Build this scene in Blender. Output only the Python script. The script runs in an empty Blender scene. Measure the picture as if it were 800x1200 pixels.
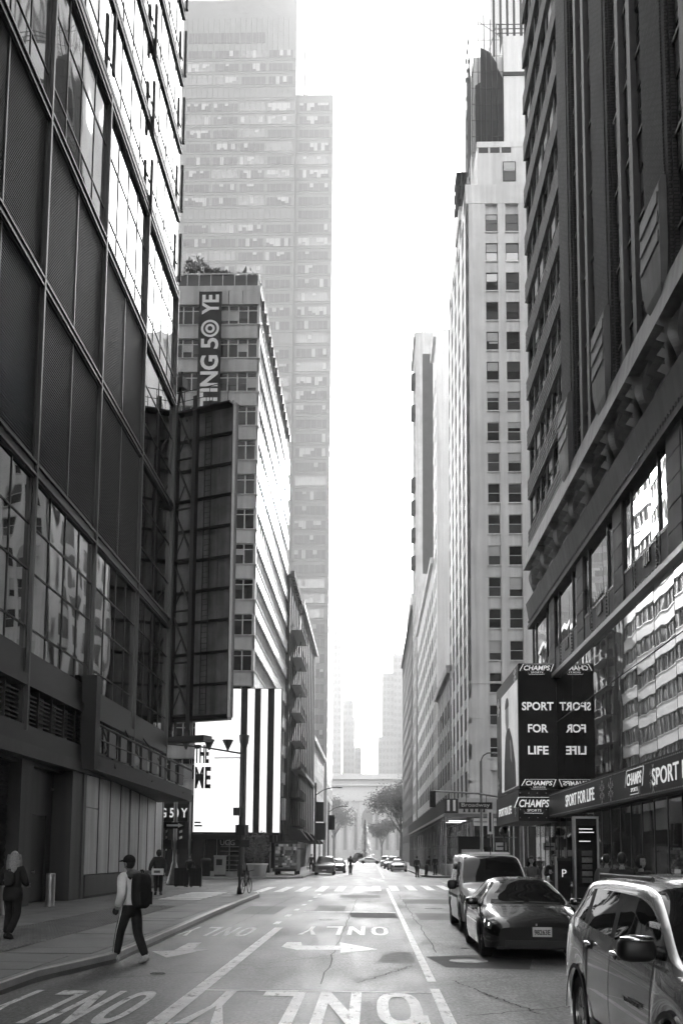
import bpy, bmesh, math, random
from mathutils import Vector, Matrix, noise
R = math.radians
rnd = random.Random(41)
S = bpy.context.scene
COL = S.collection

# ------------------------------------------------------------------ camera
cam_d = bpy.data.cameras.new('camera')
cam = bpy.data.objects.new('camera', cam_d); COL.objects.link(cam)
cam_d.sensor_fit = 'VERTICAL'; cam_d.sensor_height = 36.0; cam_d.sensor_width = 24.0
cam_d.lens = 36.0; cam_d.shift_y = 0.2229; cam_d.clip_start = 0.1; cam_d.clip_end = 6000
cam.matrix_world = Matrix(((0.9995527, -0.00414294, 0.02961825, 0), (0.02897279, -0.11140451, -0.99335271, 0),
                           (0.007415, 0.99376651, -0.11123464, 1.85), (0, 0, 0, 1)))
S.camera = cam
# ------------------------------------------------------------------ sky, sun, exposure
SUN_AZ, SUN_EL = 7.0, 20.0          # degrees right of the street axis, above the horizon
HAZE_D, HAZE_G = 0.0009, 0.1
W = bpy.data.worlds.new('World'); S.world = W; W.use_nodes = True
wn = W.node_tree.nodes; wl = W.node_tree.links
bg = wn['Background']; bg.inputs['Strength'].default_value = 0.15
sky = wn.new('ShaderNodeTexSky'); sky.sky_type = 'NISHITA'; sky.sun_disc = False
sky.sun_elevation = R(SUN_EL); sky.sun_rotation = R(SUN_AZ)
sky.dust_density = 1.2; sky.air_density = 1.0; sky.ozone_density = 1.0
bw = wn.new('ShaderNodeRGBToBW')    # the photograph is black and white
wl.new(sky.outputs[0], bw.inputs[0]); wl.new(bw.outputs[0], bg.inputs['Color'])
sun_d = bpy.data.lights.new('sun', 'SUN'); sun_d.energy = 2.4; sun_d.angle = R(0.6); sun_d.color = (1, 1, 1)
sun = bpy.data.objects.new('sun', sun_d); COL.objects.link(sun)
sdir = Vector((math.sin(R(SUN_AZ)) * math.cos(R(SUN_EL)), math.cos(R(SUN_AZ)) * math.cos(R(SUN_EL)), math.sin(R(SUN_EL))))
sun.rotation_euler = (-sdir).to_track_quat('-Z', 'Y').to_euler()
sun.location = (60, 300, 200)
vs = S.view_settings
S.display_settings.display_device = 'sRGB'
vs.view_transform = 'Standard'; vs.look = 'None'; vs.gamma = 1.0; vs.use_curve_mapping = False
vs.exposure = 3.0
S.render.engine = 'CYCLES'
S.cycles.use_denoising = True
S.cycles.use_adaptive_sampling = True; S.cycles.adaptive_threshold = 0.03
S.cycles.max_bounces = 4; S.cycles.diffuse_bounces = 2; S.cycles.glossy_bounces = 3
S.cycles.transmission_bounces = 4; S.cycles.volume_bounces = 0; S.cycles.transparent_max_bounces = 8
S.cycles.sample_clamp_indirect = 8.0
S.cycles.caustics_reflective = False; S.cycles.caustics_refractive = False

# ------------------------------------------------------------------ materials
MATS = {}
def mat(name, base, rough=0.6, metal=0.0, var=0.12, scale=0.6, bump=0.0, bscale=30.0, spec=0.5, coat=0.0,
        emit=0.0, streak=0.0, coords='pos', fine=0.0):
    """grey Principled material: base grey with blotchy noise variation, optional vertical streaks and fine bump"""
    if name in MATS: return MATS[name]
    m = bpy.data.materials.new(name); m.use_nodes = True
    nt = m.node_tree; N = nt.nodes; L = nt.links; p = N['Principled BSDF']
    p.inputs['Roughness'].default_value = rough; p.inputs['Metallic'].default_value = metal
    p.inputs['Specular IOR Level'].default_value = spec
    p.inputs['Coat Weight'].default_value = coat; p.inputs['Coat Roughness'].default_value = 0.03
    if coords == 'pos':
        c = N.new('ShaderNodeNewGeometry').outputs['Position']
    else:
        c = N.new('ShaderNodeTexCoord').outputs['Object']
    if var > 0:
        n1 = N.new('ShaderNodeTexNoise'); n1.inputs['Scale'].default_value = scale
        n1.inputs['Detail'].default_value = 6; n1.inputs['Roughness'].default_value = 0.6
        L.new(c, n1.inputs['Vector'])
        r = N.new('ShaderNodeMapRange'); r.inputs[1].default_value = 0.3; r.inputs[2].default_value = 0.7
        r.inputs[3].default_value = base * (1 - var); r.inputs[4].default_value = base * (1 + var)
        L.new(n1.outputs[0], r.inputs[0]); out = r.outputs[0]
        if streak > 0:
            mp = N.new('ShaderNodeMapping'); mp.inputs['Scale'].default_value = (1.6, 1.6, 0.06)
            L.new(c, mp.inputs[0])
            n2 = N.new('ShaderNodeTexNoise'); n2.inputs['Scale'].default_value = 1.5; n2.inputs['Detail'].default_value = 5
            L.new(mp.outputs[0], n2.inputs['Vector'])
            r2 = N.new('ShaderNodeMapRange'); r2.inputs[1].default_value = 0.35; r2.inputs[2].default_value = 0.7
            r2.inputs[3].default_value = 1 + streak * 0.4; r2.inputs[4].default_value = 1 - streak
            L.new(n2.outputs[0], r2.inputs[0])
            mu = N.new('ShaderNodeMath'); mu.operation = 'MULTIPLY'
            L.new(out, mu.inputs[0]); L.new(r2.outputs[0], mu.inputs[1]); out = mu.outputs[0]
        if fine > 0:
            n3 = N.new('ShaderNodeTexNoise'); n3.inputs['Scale'].default_value = bscale * 1.3; n3.inputs['Detail'].default_value = 3
            L.new(c, n3.inputs['Vector'])
            r3 = N.new('ShaderNodeMapRange'); r3.inputs[1].default_value = 0.3; r3.inputs[2].default_value = 0.7
            r3.inputs[3].default_value = 1 - fine; r3.inputs[4].default_value = 1 + fine
            L.new(n3.outputs[0], r3.inputs[0])
            mu = N.new('ShaderNodeMath'); mu.operation = 'MULTIPLY'
            L.new(out, mu.inputs[0]); L.new(r3.outputs[0], mu.inputs[1]); out = mu.outputs[0]
        L.new(out, p.inputs['Base Color'])
    else:
        p.inputs['Base Color'].default_value = (base, base, base, 1)
    if bump > 0:
        nb = N.new('ShaderNodeTexNoise'); nb.inputs['Scale'].default_value = bscale; nb.inputs['Detail'].default_value = 4
        L.new(c, nb.inputs['Vector'])
        b = N.new('ShaderNodeBump'); b.inputs['Strength'].default_value = bump; b.inputs['Distance'].default_value = 0.02
        L.new(nb.outputs[0], b.inputs['Height']); L.new(b.outputs[0], p.inputs['Normal'])
    if emit > 0:
        p.inputs['Emission Color'].default_value = (1, 1, 1, 1); p.inputs['Emission Strength'].default_value = emit
    MATS[name] = m
    return m

def glass(name, base=0.03, metal=0.0, rough=0.03, wave=0.0, wscale=0.45, spec=0.8):
    """window glass seen from outside: dark, mirror smooth, slightly wavy"""
    if name in MATS: return MATS[name]
    m = bpy.data.materials.new(name); m.use_nodes = True
    nt = m.node_tree; N = nt.nodes; L = nt.links; p = N['Principled BSDF']
    p.inputs['Base Color'].default_value = (base, base, base, 1)
    p.inputs['Roughness'].default_value = rough; p.inputs['Metallic'].default_value = metal
    p.inputs['Specular IOR Level'].default_value = spec
    if wave > 0:
        g = N.new('ShaderNodeNewGeometry')
        n = N.new('ShaderNodeTexNoise'); n.inputs['Scale'].default_value = wscale; n.inputs['Detail'].default_value = 1.0
        L.new(g.outputs['Position'], n.inputs['Vector'])
        b = N.new('ShaderNodeBump'); b.inputs['Strength'].default_value = 1.0; b.inputs['Distance'].default_value = wave
        L.new(n.outputs[0], b.inputs['Height']); L.new(b.outputs[0], p.inputs['Normal'])
    MATS[name] = m
    return m

def brick_mat(name, c1, c2, mortar, axis='yz', bw_=0.21, bh=0.075, bump=0.6):
    if name in MATS: return MATS[name]
    m = bpy.data.materials.new(name); m.use_nodes = True
    nt = m.node_tree; N = nt.nodes; L = nt.links; p = N['Principled BSDF']; p.inputs['Roughness'].default_value = 0.85
    g = N.new('ShaderNodeNewGeometry'); sp = N.new('ShaderNodeSeparateXYZ'); L.new(g.outputs['Position'], sp.inputs[0])
    ad = N.new('ShaderNodeMath'); ad.operation = 'ADD'; L.new(sp.outputs[0], ad.inputs[0]); L.new(sp.outputs[1], ad.inputs[1])
    cb = N.new('ShaderNodeCombineXYZ'); L.new(ad.outputs[0], cb.inputs[0]); L.new(sp.outputs[2], cb.inputs[1])
    bt = N.new('ShaderNodeTexBrick'); L.new(cb.outputs[0], bt.inputs['Vector'])
    bt.inputs['Color1'].default_value = (c1, c1, c1, 1); bt.inputs['Color2'].default_value = (c2, c2, c2, 1)
    bt.inputs['Mortar'].default_value = (mortar, mortar, mortar, 1); bt.inputs['Scale'].default_value = 1.0
    bt.inputs['Brick Width'].default_value = bw_; bt.inputs['Row Height'].default_value = bh
    bt.inputs['Mortar Size'].default_value = bh * 0.17; bt.inputs['Bias'].default_value = 0.1
    n = N.new('ShaderNodeTexNoise'); n.inputs['Scale'].default_value = 0.5; n.inputs['Detail'].default_value = 5
    L.new(g.outputs['Position'], n.inputs['Vector'])
    r = N.new('ShaderNodeMapRange'); r.inputs[1].default_value = 0.3; r.inputs[2].default_value = 0.7
    r.inputs[3].default_value = 0.75; r.inputs[4].default_value = 1.2; L.new(n.outputs[0], r.inputs[0])
    mu = N.new('ShaderNodeVectorMath'); mu.operation = 'SCALE'; L.new(bt.outputs[0], mu.inputs[0]); L.new(r.outputs[0], mu.inputs['Scale'])
    L.new(mu.outputs[0], p.inputs['Base Color'])
    b = N.new('ShaderNodeBump'); b.inputs['Strength'].default_value = bump; b.inputs['Distance'].default_value = 0.02; b.invert = True
    L.new(bt.outputs['Fac'], b.inputs['Height']); L.new(b.outputs[0], p.inputs['Normal'])
    MATS[name] = m
    return m

def asphalt_mat():
    m = bpy.data.materials.new('asphalt'); m.use_nodes = True
    nt = m.node_tree; N = nt.nodes; L = nt.links; p = N['Principled BSDF']
    g = N.new('ShaderNodeNewGeometry').outputs['Position']
    def nz(sc, det, mapscale=None):
        n = N.new('ShaderNodeTexNoise'); n.inputs['Scale'].default_value = sc; n.inputs['Detail'].default_value = det
        n.inputs['Roughness'].default_value = 0.65
        if mapscale:
            mp = N.new('ShaderNodeMapping'); mp.inputs['Scale'].default_value = mapscale
            L.new(g, mp.inputs[0]); L.new(mp.outputs[0], n.inputs['Vector'])
        else: L.new(g, n.inputs['Vector'])
        return n.outputs[0]
    def rng(o, a, b, lo=0.3, hi=0.7):
        r = N.new('ShaderNodeMapRange'); r.inputs[1].default_value = lo; r.inputs[2].default_value = hi
        r.inputs[3].default_value = a; r.inputs[4].default_value = b; L.new(o, r.inputs[0]); return r.outputs[0]
    def mul(a, b):
        k = N.new('ShaderNodeMath'); k.operation = 'MULTIPLY'; L.new(a, k.inputs[0]); L.new(b, k.inputs[1]); return k.outputs[0]
    col = rng(nz(0.35, 6), 0.026, 0.066)
    col = mul(col, rng(nz(1.0, 5, (2.2, 0.12, 1)), 0.8, 1.25))      # wheel tracks along the street
    col = mul(col, rng(nz(24, 3, (1.0, 0.4, 1)), 0.2, 2.6, 0.36, 0.66))
    col = mul(col, rng(nz(2.5, 6), 0.75, 1.3))                        # aggregate
    vo = N.new('ShaderNodeTexVoronoi'); vo.feature = 'DISTANCE_TO_EDGE'; vo.inputs['Scale'].default_value = 0.33
    wn_ = N.new('ShaderNodeTexNoise'); wn_.inputs['Scale'].default_value = 1.2; wn_.inputs['Detail'].default_value = 6
    L.new(g, wn_.inputs['Vector'])
    mx = N.new('ShaderNodeMix'); mx.data_type = 'VECTOR'; mx.inputs[0].default_value = 0.35
    L.new(g, mx.inputs[4]); L.new(wn_.outputs[1], mx.inputs[5]); L.new(mx.outputs[1], vo.inputs['Vector'])
    col = mul(col, rng(vo.outputs[0], 0.45, 1.0, 0.0, 0.012))
    L.new(col, p.inputs['Base Color'])
    L.new(rng(nz(0.5, 5, (1.5, 0.3, 1)), 0.40, 0.62), p.inputs['Roughness'])
    p.inputs['Specular IOR Level'].default_value = 0.68
    b = N.new('ShaderNodeBump'); b.inputs['Strength'].default_value = 0.55; b.inputs['Distance'].default_value = 0.01
    L.new(nz(40, 3), b.inputs['Height']); L.new(b.outputs[0], p.inputs['Normal'])
    MATS['asphalt'] = m
    return m

def paint_mat():
    m = mat('road_paint', 0.66, 0.42, var=0.25, scale=2.5, bump=0.3, bscale=40, fine=0.3)
    nt = m.node_tree; N = nt.nodes; L = nt.links; p = N['Principled BSDF']
    src = p.inputs['Base Color'].links[0].from_socket
    g = N.new('ShaderNodeNewGeometry'); mp = N.new('ShaderNodeMapping'); mp.inputs['Scale'].default_value = (1, .35, 1); L.new(g.outputs['Position'], mp.inputs[0])
    n = N.new('ShaderNodeTexNoise'); n.inputs['Scale'].default_value = 7.0; n.inputs['Detail'].default_value = 9; n.inputs['Roughness'].default_value = .72; L.new(mp.outputs[0], n.inputs['Vector'])
    r = N.new('ShaderNodeMapRange'); r.inputs[1].default_value = .36; r.inputs[2].default_value = .46; L.new(n.outputs[0], r.inputs[0])
    mx = N.new('ShaderNodeMix'); mx.data_type = 'RGBA'; mx.inputs[6].default_value = (.07, .07, .07, 1); L.new(r.outputs[0], mx.inputs[0]); L.new(src, mx.inputs[7])
    L.new(mx.outputs[2], p.inputs['Base Color']); return m
M = dict(
    asphalt=asphalt_mat(),
    ground=mat('city_ground', 0.06, 0.8, var=0.2, scale=0.05),
    pave=mat('pavement_concrete', 0.14, 0.55, var=0.3, scale=0.7, bump=0.25, bscale=60, fine=0.25),
    pave2=mat('pavement_dark_paver', 0.11, 0.5, var=0.3, scale=0.9, bump=0.25, bscale=60, fine=0.3),
    kerb=mat('kerb_granite', 0.28, 0.3, var=0.25, scale=2.0, bump=0.2, bscale=50),
    grate=mat('iron_grate', 0.07, 0.45, metal=0.4, var=0.3, scale=2),
    paint=paint_mat(),
    lmetal=mat('dark_bronze_metal', 0.026, 0.38, metal=0.55, var=0.2, scale=0.5, streak=0.25),
    lcol=mat('steel_column', 0.1, 0.4, metal=0.5, var=0.2, scale=0.5, streak=0.2),
    lbeam=mat('steel_beam', 0.042, 0.42, metal=0.5, var=0.2, scale=0.5),
    louvre=mat('louvre_slat', 0.036, 0.5, metal=0.3, var=0.2, scale=0.5),
    black=mat('black_paint', 0.012, 0.6, var=0.2, scale=2),
    dark=mat('dark_void', 0.012, 0.8, var=0.0),
    facia=mat('grey_panel_fascia', 0.06, 0.45, metal=0.2, var=0.15, scale=0.4, streak=0.3),
    panel=mat('brushed_steel_panel', 0.55, 0.4, metal=0.35, var=0.16, scale=0.35, streak=0.25),
    shutter=mat('shutter_steel', 0.05, 0.5, metal=0.4, var=0.15, scale=0.5, streak=0.2),
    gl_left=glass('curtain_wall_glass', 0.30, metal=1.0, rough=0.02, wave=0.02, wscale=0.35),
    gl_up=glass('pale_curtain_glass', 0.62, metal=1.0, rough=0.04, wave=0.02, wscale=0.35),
    gl_store=glass('storefront_glass', 0.75, metal=1.0, rough=0.015, wave=0.0045, wscale=0.45),
    gl_shop=glass('shop_window_glass', 0.13, metal=1.0, rough=0.03, wave=0.006, wscale=0.5),
    gl_dark=glass('dark_window_glass', 0.02, rough=0.03, wave=0.02, wscale=0.6),
    gl_mid=glass('grey_window_glass', 0.07, rough=0.05, wave=0.03, wscale=0.6),
    blind=mat('window_blind', 0.45, 0.7, var=0.08, scale=1.5),
    concrete=mat('pale_concrete', 0.5, 0.75, var=0.14, scale=0.5, bump=0.15, bscale=25, streak=0.2),
    stone=mat('limestone', 0.62, 0.6, var=0.13, scale=0.35, bump=0.15, bscale=25, streak=0.18),
    stone2=mat('pale_render', 0.66, 0.38, var=0.08, scale=0.3, streak=0.15),
    farstone=mat('far_hazed_stone', 0.6, 0.7, var=0.05, scale=0.1),  # pale stone, lightened further in place of distance haze
    fartower=mat('far_tower_stone', 0.3, 0.7, var=0.08, scale=0.1),
    white=mat('white_spandrel', 0.75, 0.28, var=0.06, scale=0.4, streak=0.1),
    frame=mat('aluminium_frame', 0.5, 0.4, metal=0.3, var=0.08),
    dframe=mat('dark_window_frame', 0.03, 0.5, var=0.15),
    brick=brick_mat('dark_brick', 0.07, 0.042, 0.012, bh=0.115, bw_=0.32, bump=1.0),
    brick2=brick_mat('brown_brick', 0.11, 0.085, 0.06),
    terra=mat('carved_terracotta', 0.085, 0.6, var=0.2, scale=0.8, streak=0.3),
    terral=mat('pale_terracotta', 0.24, 0.6, var=0.16, scale=0.6, streak=0.3),
    ledge=mat('light_metal_ledge', 0.4, 0.35, metal=0.3, var=0.1),
    sign_black=mat('sign_face_black', 0.006, 0.45, var=0.1, scale=0.5, spec=0.15),
    banner=mat('banner_cloth_black', 0.012, 0.85, var=0.2, scale=0.6),
    far_win=mat('far_window', 0.03, 0.6, var=0.3, scale=.3),
    sign_grey=mat('sign_face_charcoal', 0.03, 0.45, var=0.15, scale=0.5, spec=0.2),
    print_white=mat('sign_print_white', 0.8, 0.5, var=0.0, emit=0.07),
    print_plain=mat('banner_print_white', 0.8, 0.5, var=0.04),
    led_white=mat('led_screen_white', 0.8, 0.4, var=0.02, scale=1.0, emit=0.16),
    led_dark=mat('led_screen_dark', 0.02, 0.5, var=0.1, emit=0.0, spec=.2),
    iron=mat('wrought_iron', 0.03, 0.5, metal=0.4, var=0.2),
    galv=mat('galvanised_steel', 0.32, 0.4, metal=0.7, var=0.2, scale=3),
    galvd=mat('weathered_steel_pole', 0.12, 0.45, metal=0.5, var=0.2, scale=3),
    rust=mat('weathered_sign_back', 0.2, 0.6, metal=0.25, var=0.35, scale=0.9, streak=0.45, bump=0.3, bscale=6),
    tow=mat('tower_frame', 0.13, 0.4, metal=0.2, var=0.06, scale=0.05),
    leaf=mat('leaf_green', 0.06, 0.6, var=0.4, scale=1.5),
    bark=mat('bark', 0.05, 0.8, var=0.3, scale=4),
    wood=mat('scaffold_plank', 0.2, 0.75, var=0.3, scale=2),
    net=mat('scaffold_netting', 0.03, 0.85, var=0.35, scale=0.8),
)

# ------------------------------------------------------------------ mesh helpers
class MB:
    def __init__(s): s.v = []; s.f = []; s.mi = []; s.k = 0
    def face(s, pts):
        n = len(s.v); s.v += [tuple(p) for p in pts]; s.f.append(tuple(range(n, n + len(pts)))); s.mi.append(s.k)
    def box(s, x0, x1, y0, y1, z0, z1):
        if x0 > x1: x0, x1 = x1, x0
        if y0 > y1: y0, y1 = y1, y0
        if z0 > z1: z0, z1 = z1, z0
        n = len(s.v)
        s.v += [(x0, y0, z0), (x1, y0, z0), (x1, y1, z0), (x0, y1, z0), (x0, y0, z1), (x1, y0, z1), (x1, y1, z1), (x0, y1, z1)]
        for q in ((0, 3, 2, 1), (4, 5, 6, 7), (0, 1, 5, 4), (1, 2, 6, 5), (2, 3, 7, 6), (3, 0, 4, 7)):
            s.f.append(tuple(n + i for i in q)); s.mi.append(s.k)
        return s
    def hexa(s, p):                       # eight corners, bottom ring then top ring
        n = len(s.v); s.v += [tuple(q) for q in p]
        for q in ((0, 3, 2, 1), (4, 5, 6, 7), (0, 1, 5, 4), (1, 2, 6, 5), (2, 3, 7, 6), (3, 0, 4, 7)):
            s.f.append(tuple(n + i for i in q)); s.mi.append(s.k)
        return s
    def tube(s, p0, p1, r0, r1=None, n=10, caps=True):
        p0 = Vector(p0); p1 = Vector(p1); r1 = r0 if r1 is None else r1
        d = (p1 - p0).normalized(); a = d.orthogonal().normalized(); b = d.cross(a); k = len(s.v)
        for p, r in ((p0, r0), (p1, r1)):
            for i in range(n):
                t = 2 * math.pi * i / n; q = p + a * (r * math.cos(t)) + b * (r * math.sin(t)); s.v.append(tuple(q))
        for i in range(n):
            j = (i + 1) % n; s.f.append((k + i, k + j, k + n + j, k + n + i)); s.mi.append(s.k)
        if caps:
            s.f.append(tuple(k + i for i in reversed(range(n)))); s.mi.append(s.k)
            s.f.append(tuple(k + n + i for i in range(n))); s.mi.append(s.k)
        return s
    def path(s, pts, r, n=8):
        for a, b in zip(pts[:-1], pts[1:]): s.tube(a, b, r, n=n)
        return s
    def lathe(s, prof, c=(0, 0, 0), n=16):
        k = len(s.v); m = len(prof)
        for r, z in prof:
            for i in range(n):
                t = 2 * math.pi * i / n; s.v.append((c[0] + r * math.cos(t), c[1] + r * math.sin(t), c[2] + z))
        for j in range(m - 1):
            for i in range(n):
                i2 = (i + 1) % n
                s.f.append((k + j * n + i, k + j * n + i2, k + (j + 1) * n + i2, k + (j + 1) * n + i)); s.mi.append(s.k)
        s.f.append(tuple(k + i for i in reversed(range(n)))); s.mi.append(s.k)
        s.f.append(tuple(k + (m - 1) * n + i for i in range(n))); s.mi.append(s.k)
        return s
    def prism(s, poly, z0, z1):           # polygon (x,y) counter-clockwise extruded in z
        k = len(s.v); n = len(poly)
        s.v += [(x, y, z0) for x, y in poly] + [(x, y, z1) for x, y in poly]
        s.f.append(tuple(k + i for i in reversed(range(n)))); s.mi.append(s.k)
        s.f.append(tuple(k + n + i for i in range(n))); s.mi.append(s.k)
        for i in range(n):
            j = (i + 1) % n; s.f.append((k + i, k + j, k + n + j, k + n + i)); s.mi.append(s.k)
        return s
    def mesh(s, name, mats, smooth=False):
        me = bpy.data.meshes.new(name); me.from_pydata(s.v, [], s.f)
        mats = mats if isinstance(mats, (list, tuple)) else [mats]
        for m_ in mats: me.materials.append(m_)
        if len(mats) > 1: me.polygons.foreach_set('material_index', s.mi)
        if smooth: me.polygons.foreach_set('use_smooth', [True] * len(me.polygons))
        me.update(); return me
    def build(s, name, mats, parent=None, smooth=False):
        return obj(name, s.mesh(name, mats, smooth), parent)

def obj(name, me, parent=None, loc=None, rot=None):
    o = bpy.data.objects.new(name, me); COL.objects.link(o)
    if parent: o.parent = parent
    if loc: o.location = loc
    if rot: o.rotation_euler = rot
    return o
def tag(o, label=None, cat=None, group=None, kind=None):
    if label: o['label'] = label
    if cat: o['category'] = cat
    if group: o['group'] = group
    if kind: o['kind'] = kind
    return o
def thing(name, label, cat, loc=(0, 0, 0), rz=0.0, group=None):
    o = bpy.data.objects.new(name, None); COL.objects.link(o); o.empty_display_size = 0.3
    o.location = loc; o.rotation_euler = (0, 0, rz)
    return tag(o, label, cat, group)
def copy_tree(o, parent=None):
    c = o.copy(); COL.objects.link(c)
    if parent: c.parent = parent
    for ch in o.children: copy_tree(ch, c)
    return c
def box_obj(name, m, parent, *b):
    return MB().box(*b).build(name, m, parent)

class Fac:                                # a facade plane: u along it, w out of it, z up
    def __init__(s, kind, base): s.kind = kind; s.base = base
    def p(s, u, w, z):
        if s.kind == 'F': return (u, s.base - w, z)
        if s.kind == 'L': return (s.base + w, u, z)
        return (s.base - w, u, z)
    def box(s, mb, u0, u1, w0, w1, z0, z1):
        a = s.p(u0, w0, z0); b = s.p(u1, w1, z1); mb.box(a[0], b[0], a[1], b[1], a[2], b[2])
CACHE = {}
def piece(name, fac, u0, u1, w0, w1, z0, z1, m, parent, tilt=0.0):
    """a box-shaped piece on a facade; alike pieces share their mesh"""
    du, dw, dz = round(abs(u1 - u0), 3), round(abs(w1 - w0), 3), round(abs(z1 - z0), 3)
    axis = 'F' if fac.kind == 'F' else 'S'
    key = (name, axis, du, dw, dz, m.name)
    if key not in CACHE:
        hx, hy = (du / 2, dw / 2) if axis == 'F' else (dw / 2, du / 2)
        CACHE[key] = MB().box(-hx, hx, -hy, hy, -dz / 2, dz / 2).mesh(name, m)
    o = obj(name, CACHE[key], parent, fac.p((u0 + u1) / 2, (w0 + w1) / 2, (z0 + z1) / 2))
    if tilt:
        a, b = rnd.gauss(0, tilt), rnd.gauss(0, tilt)
        o.rotation_euler = (a, 0, b) if axis == 'F' else (0, a, b)
    return o

TMP = bpy.data.scenes.new('tmp')          # modifiers and fonts are evaluated in an otherwise empty scene
def evaluated_mesh(o):
    TMP.collection.objects.link(o); vl = TMP.view_layers[0]; vl.update()
    dg = vl.depsgraph; dg.update()
    me = bpy.data.meshes.new_from_object(o.evaluated_get(dg)); TMP.collection.objects.unlink(o)
    return me
TEXTS = {}
def text_mesh(txt, m, depth=0.01, bold=0.0, shear=0.0):
    key = (txt, m.name, depth, bold, shear)
    if key in TEXTS: return TEXTS[key]
    cu = bpy.data.curves.new('lettering', 'FONT'); cu.body = txt; cu.size = 1.0
    cu.align_x = 'CENTER'; cu.align_y = 'CENTER'; cu.extrude = depth; cu.offset = bold; cu.shear = shear
    cu.resolution_u = 3
    t = bpy.data.objects.new('tmp', cu); me = evaluated_mesh(t)
    bpy.data.objects.remove(t); bpy.data.curves.remove(cu)
    xs = [v.co.x for v in me.vertices]; ys = [v.co.y for v in me.vertices]
    cx, cy = (min(xs) + max(xs)) / 2, (min(ys) + max(ys)) / 2
    w, h = max(xs) - min(xs), max(ys) - min(ys)
    for v in me.vertices: v.co.x = (v.co.x - cx) / w; v.co.y = (v.co.y - cy) / h
    me.materials.clear(); me.materials.append(m)
    TEXTS[key] = me; return me
def text(txt, at, u, up, w, h, m, parent, name='lettering', bold=0.0, depth=0.01, shear=0.0):
    """lettering of width w and height h centred at a point; u = reading direction"""
    me = text_mesh(txt, m, depth, bold, shear)
    o = obj(name, me, parent)
    u = Vector(u).normalized(); up = Vector(up).normalized(); nn = u.cross(up)
    o.matrix_local = Matrix(((u.x * w, up.x * h, nn.x, at[0]), (u.y * w, up.y * h, nn.y, at[1]), (u.z * w, up.z * h, nn.z, at[2]), (0, 0, 0, 1)))
    return o
XP, XN, YN, ZP = (1, 0, 0), (-1, 0, 0), (0, -1, 0), (0, 0, 1)
# ================================================================== GROUND AND STREET
def struct(o): return tag(o, kind='structure')
g = MB(); g.box(-1250, 1250, -1250, 1250, -0.6, -0.02); struct(g.build('ground', M['ground']))
rd = MB(); rd.face([(-60, -60, 0), (60, -60, 0), (60, 640, 0), (-60, 640, 0)])
road = struct(rd.build('road', M['asphalt']))

def slab_field(name, x0, x1, y0, y1, dx, dy, z, parent, m, skip=None, lip=0.008, name_piece='paving_slab'):
    nx = max(1, round((x1 - x0) / dx)); ny = max(1, round((y1 - y0) / dy)); sx = (x1 - x0) / nx; sy = (y1 - y0) / ny
    me = MB().box(-sx / 2 + .013, sx / 2 - .013, -sy / 2 + .013, sy / 2 - .013, -0.03, lip).mesh(name_piece, m)
    for i in range(nx):
        for j in range(ny):
            cx, cy = x0 + (i + .5) * sx, y0 + (j + .5) * sy
            if skip and skip(cx, cy): continue
            o = obj(name_piece, me, parent, (cx, cy, z + rnd.uniform(-.003, .003)))
            o.rotation_euler = (rnd.gauss(0, .0012), rnd.gauss(0, .0012), 0)

# left pavement of the near block: outline follows the kerb with its small jogs
KL = [(-4.80, -30), (-4.80, 14.9), (-4.32, 17.6), (-4.46, 24), (-4.62, 30), (-4.75, 38), (-4.80, 44.5), (-5.2, 47.2), (-6.2, 49.0), (-8.0, 50.3), (-12.0, 51.6), (-60, 51.6)]
inner = [(x - 0.17 * (1 if i < 8 else 0), y - (0.17 if i >= 8 else 0)) for i, (x, y) in enumerate(KL)]
swl = MB().prism(list(inner) + [(-60, -30)], -0.1, 0.15)
sidewalk_l = struct(swl.build('sidewalk', M['pave']))
kb = MB()
for (a, b), (c, d) in zip(zip(KL[:-1], inner[:-1]), zip(KL[1:], inner[1:])):
    kb.hexa([(b[0] - .003, b[1], -.1), (a[0], a[1], -.1), (c[0], c[1], -.1), (d[0] - .003, d[1], -.1), (b[0] - .003, b[1], .158), (a[0], a[1], .152), (c[0], c[1], .152), (d[0] - .003, d[1], .158)])
kb.build('kerb', M['kerb'], sidewalk_l)
for (a, b), (c, d) in zip(zip(KL[:7], inner[:7]), zip(KL[1:8], inner[1:8])):
    nz_ = MB(); nz_.hexa([(a[0] - .05, a[1], .07), (a[0] + .006, a[1], .07), (c[0] + .006, c[1], .07), (c[0] - .05, c[1], .07), (a[0] - .05, a[1], .165), (a[0] + .006, a[1], .161), (c[0] + .006, c[1], .161), (c[0] - .05, c[1], .165)])
    nz_.build('kerb_edge_strip', mat('kerb_bright_edge', .75, .3, metal=.0, var=.12, scale=4), sidewalk_l)  # added strip: the kerb edge's bright gleam is put into its pale colour
slab_field('s', -10.7, -8.05, 10, 51, 1.33, 1.5, 0.15, sidewalk_l, M['pave'])
slab_field('s', -6.25, -4.98, 10, 46.4, 1.27, 1.0, 0.15, sidewalk_l, M['pave'], skip=lambda x, y: 17 < y < 26)
slab_field('s', -6.25, -4.72, 17.5, 26, 1.53, 1.0, 0.15, sidewalk_l, M['pave'])
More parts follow.
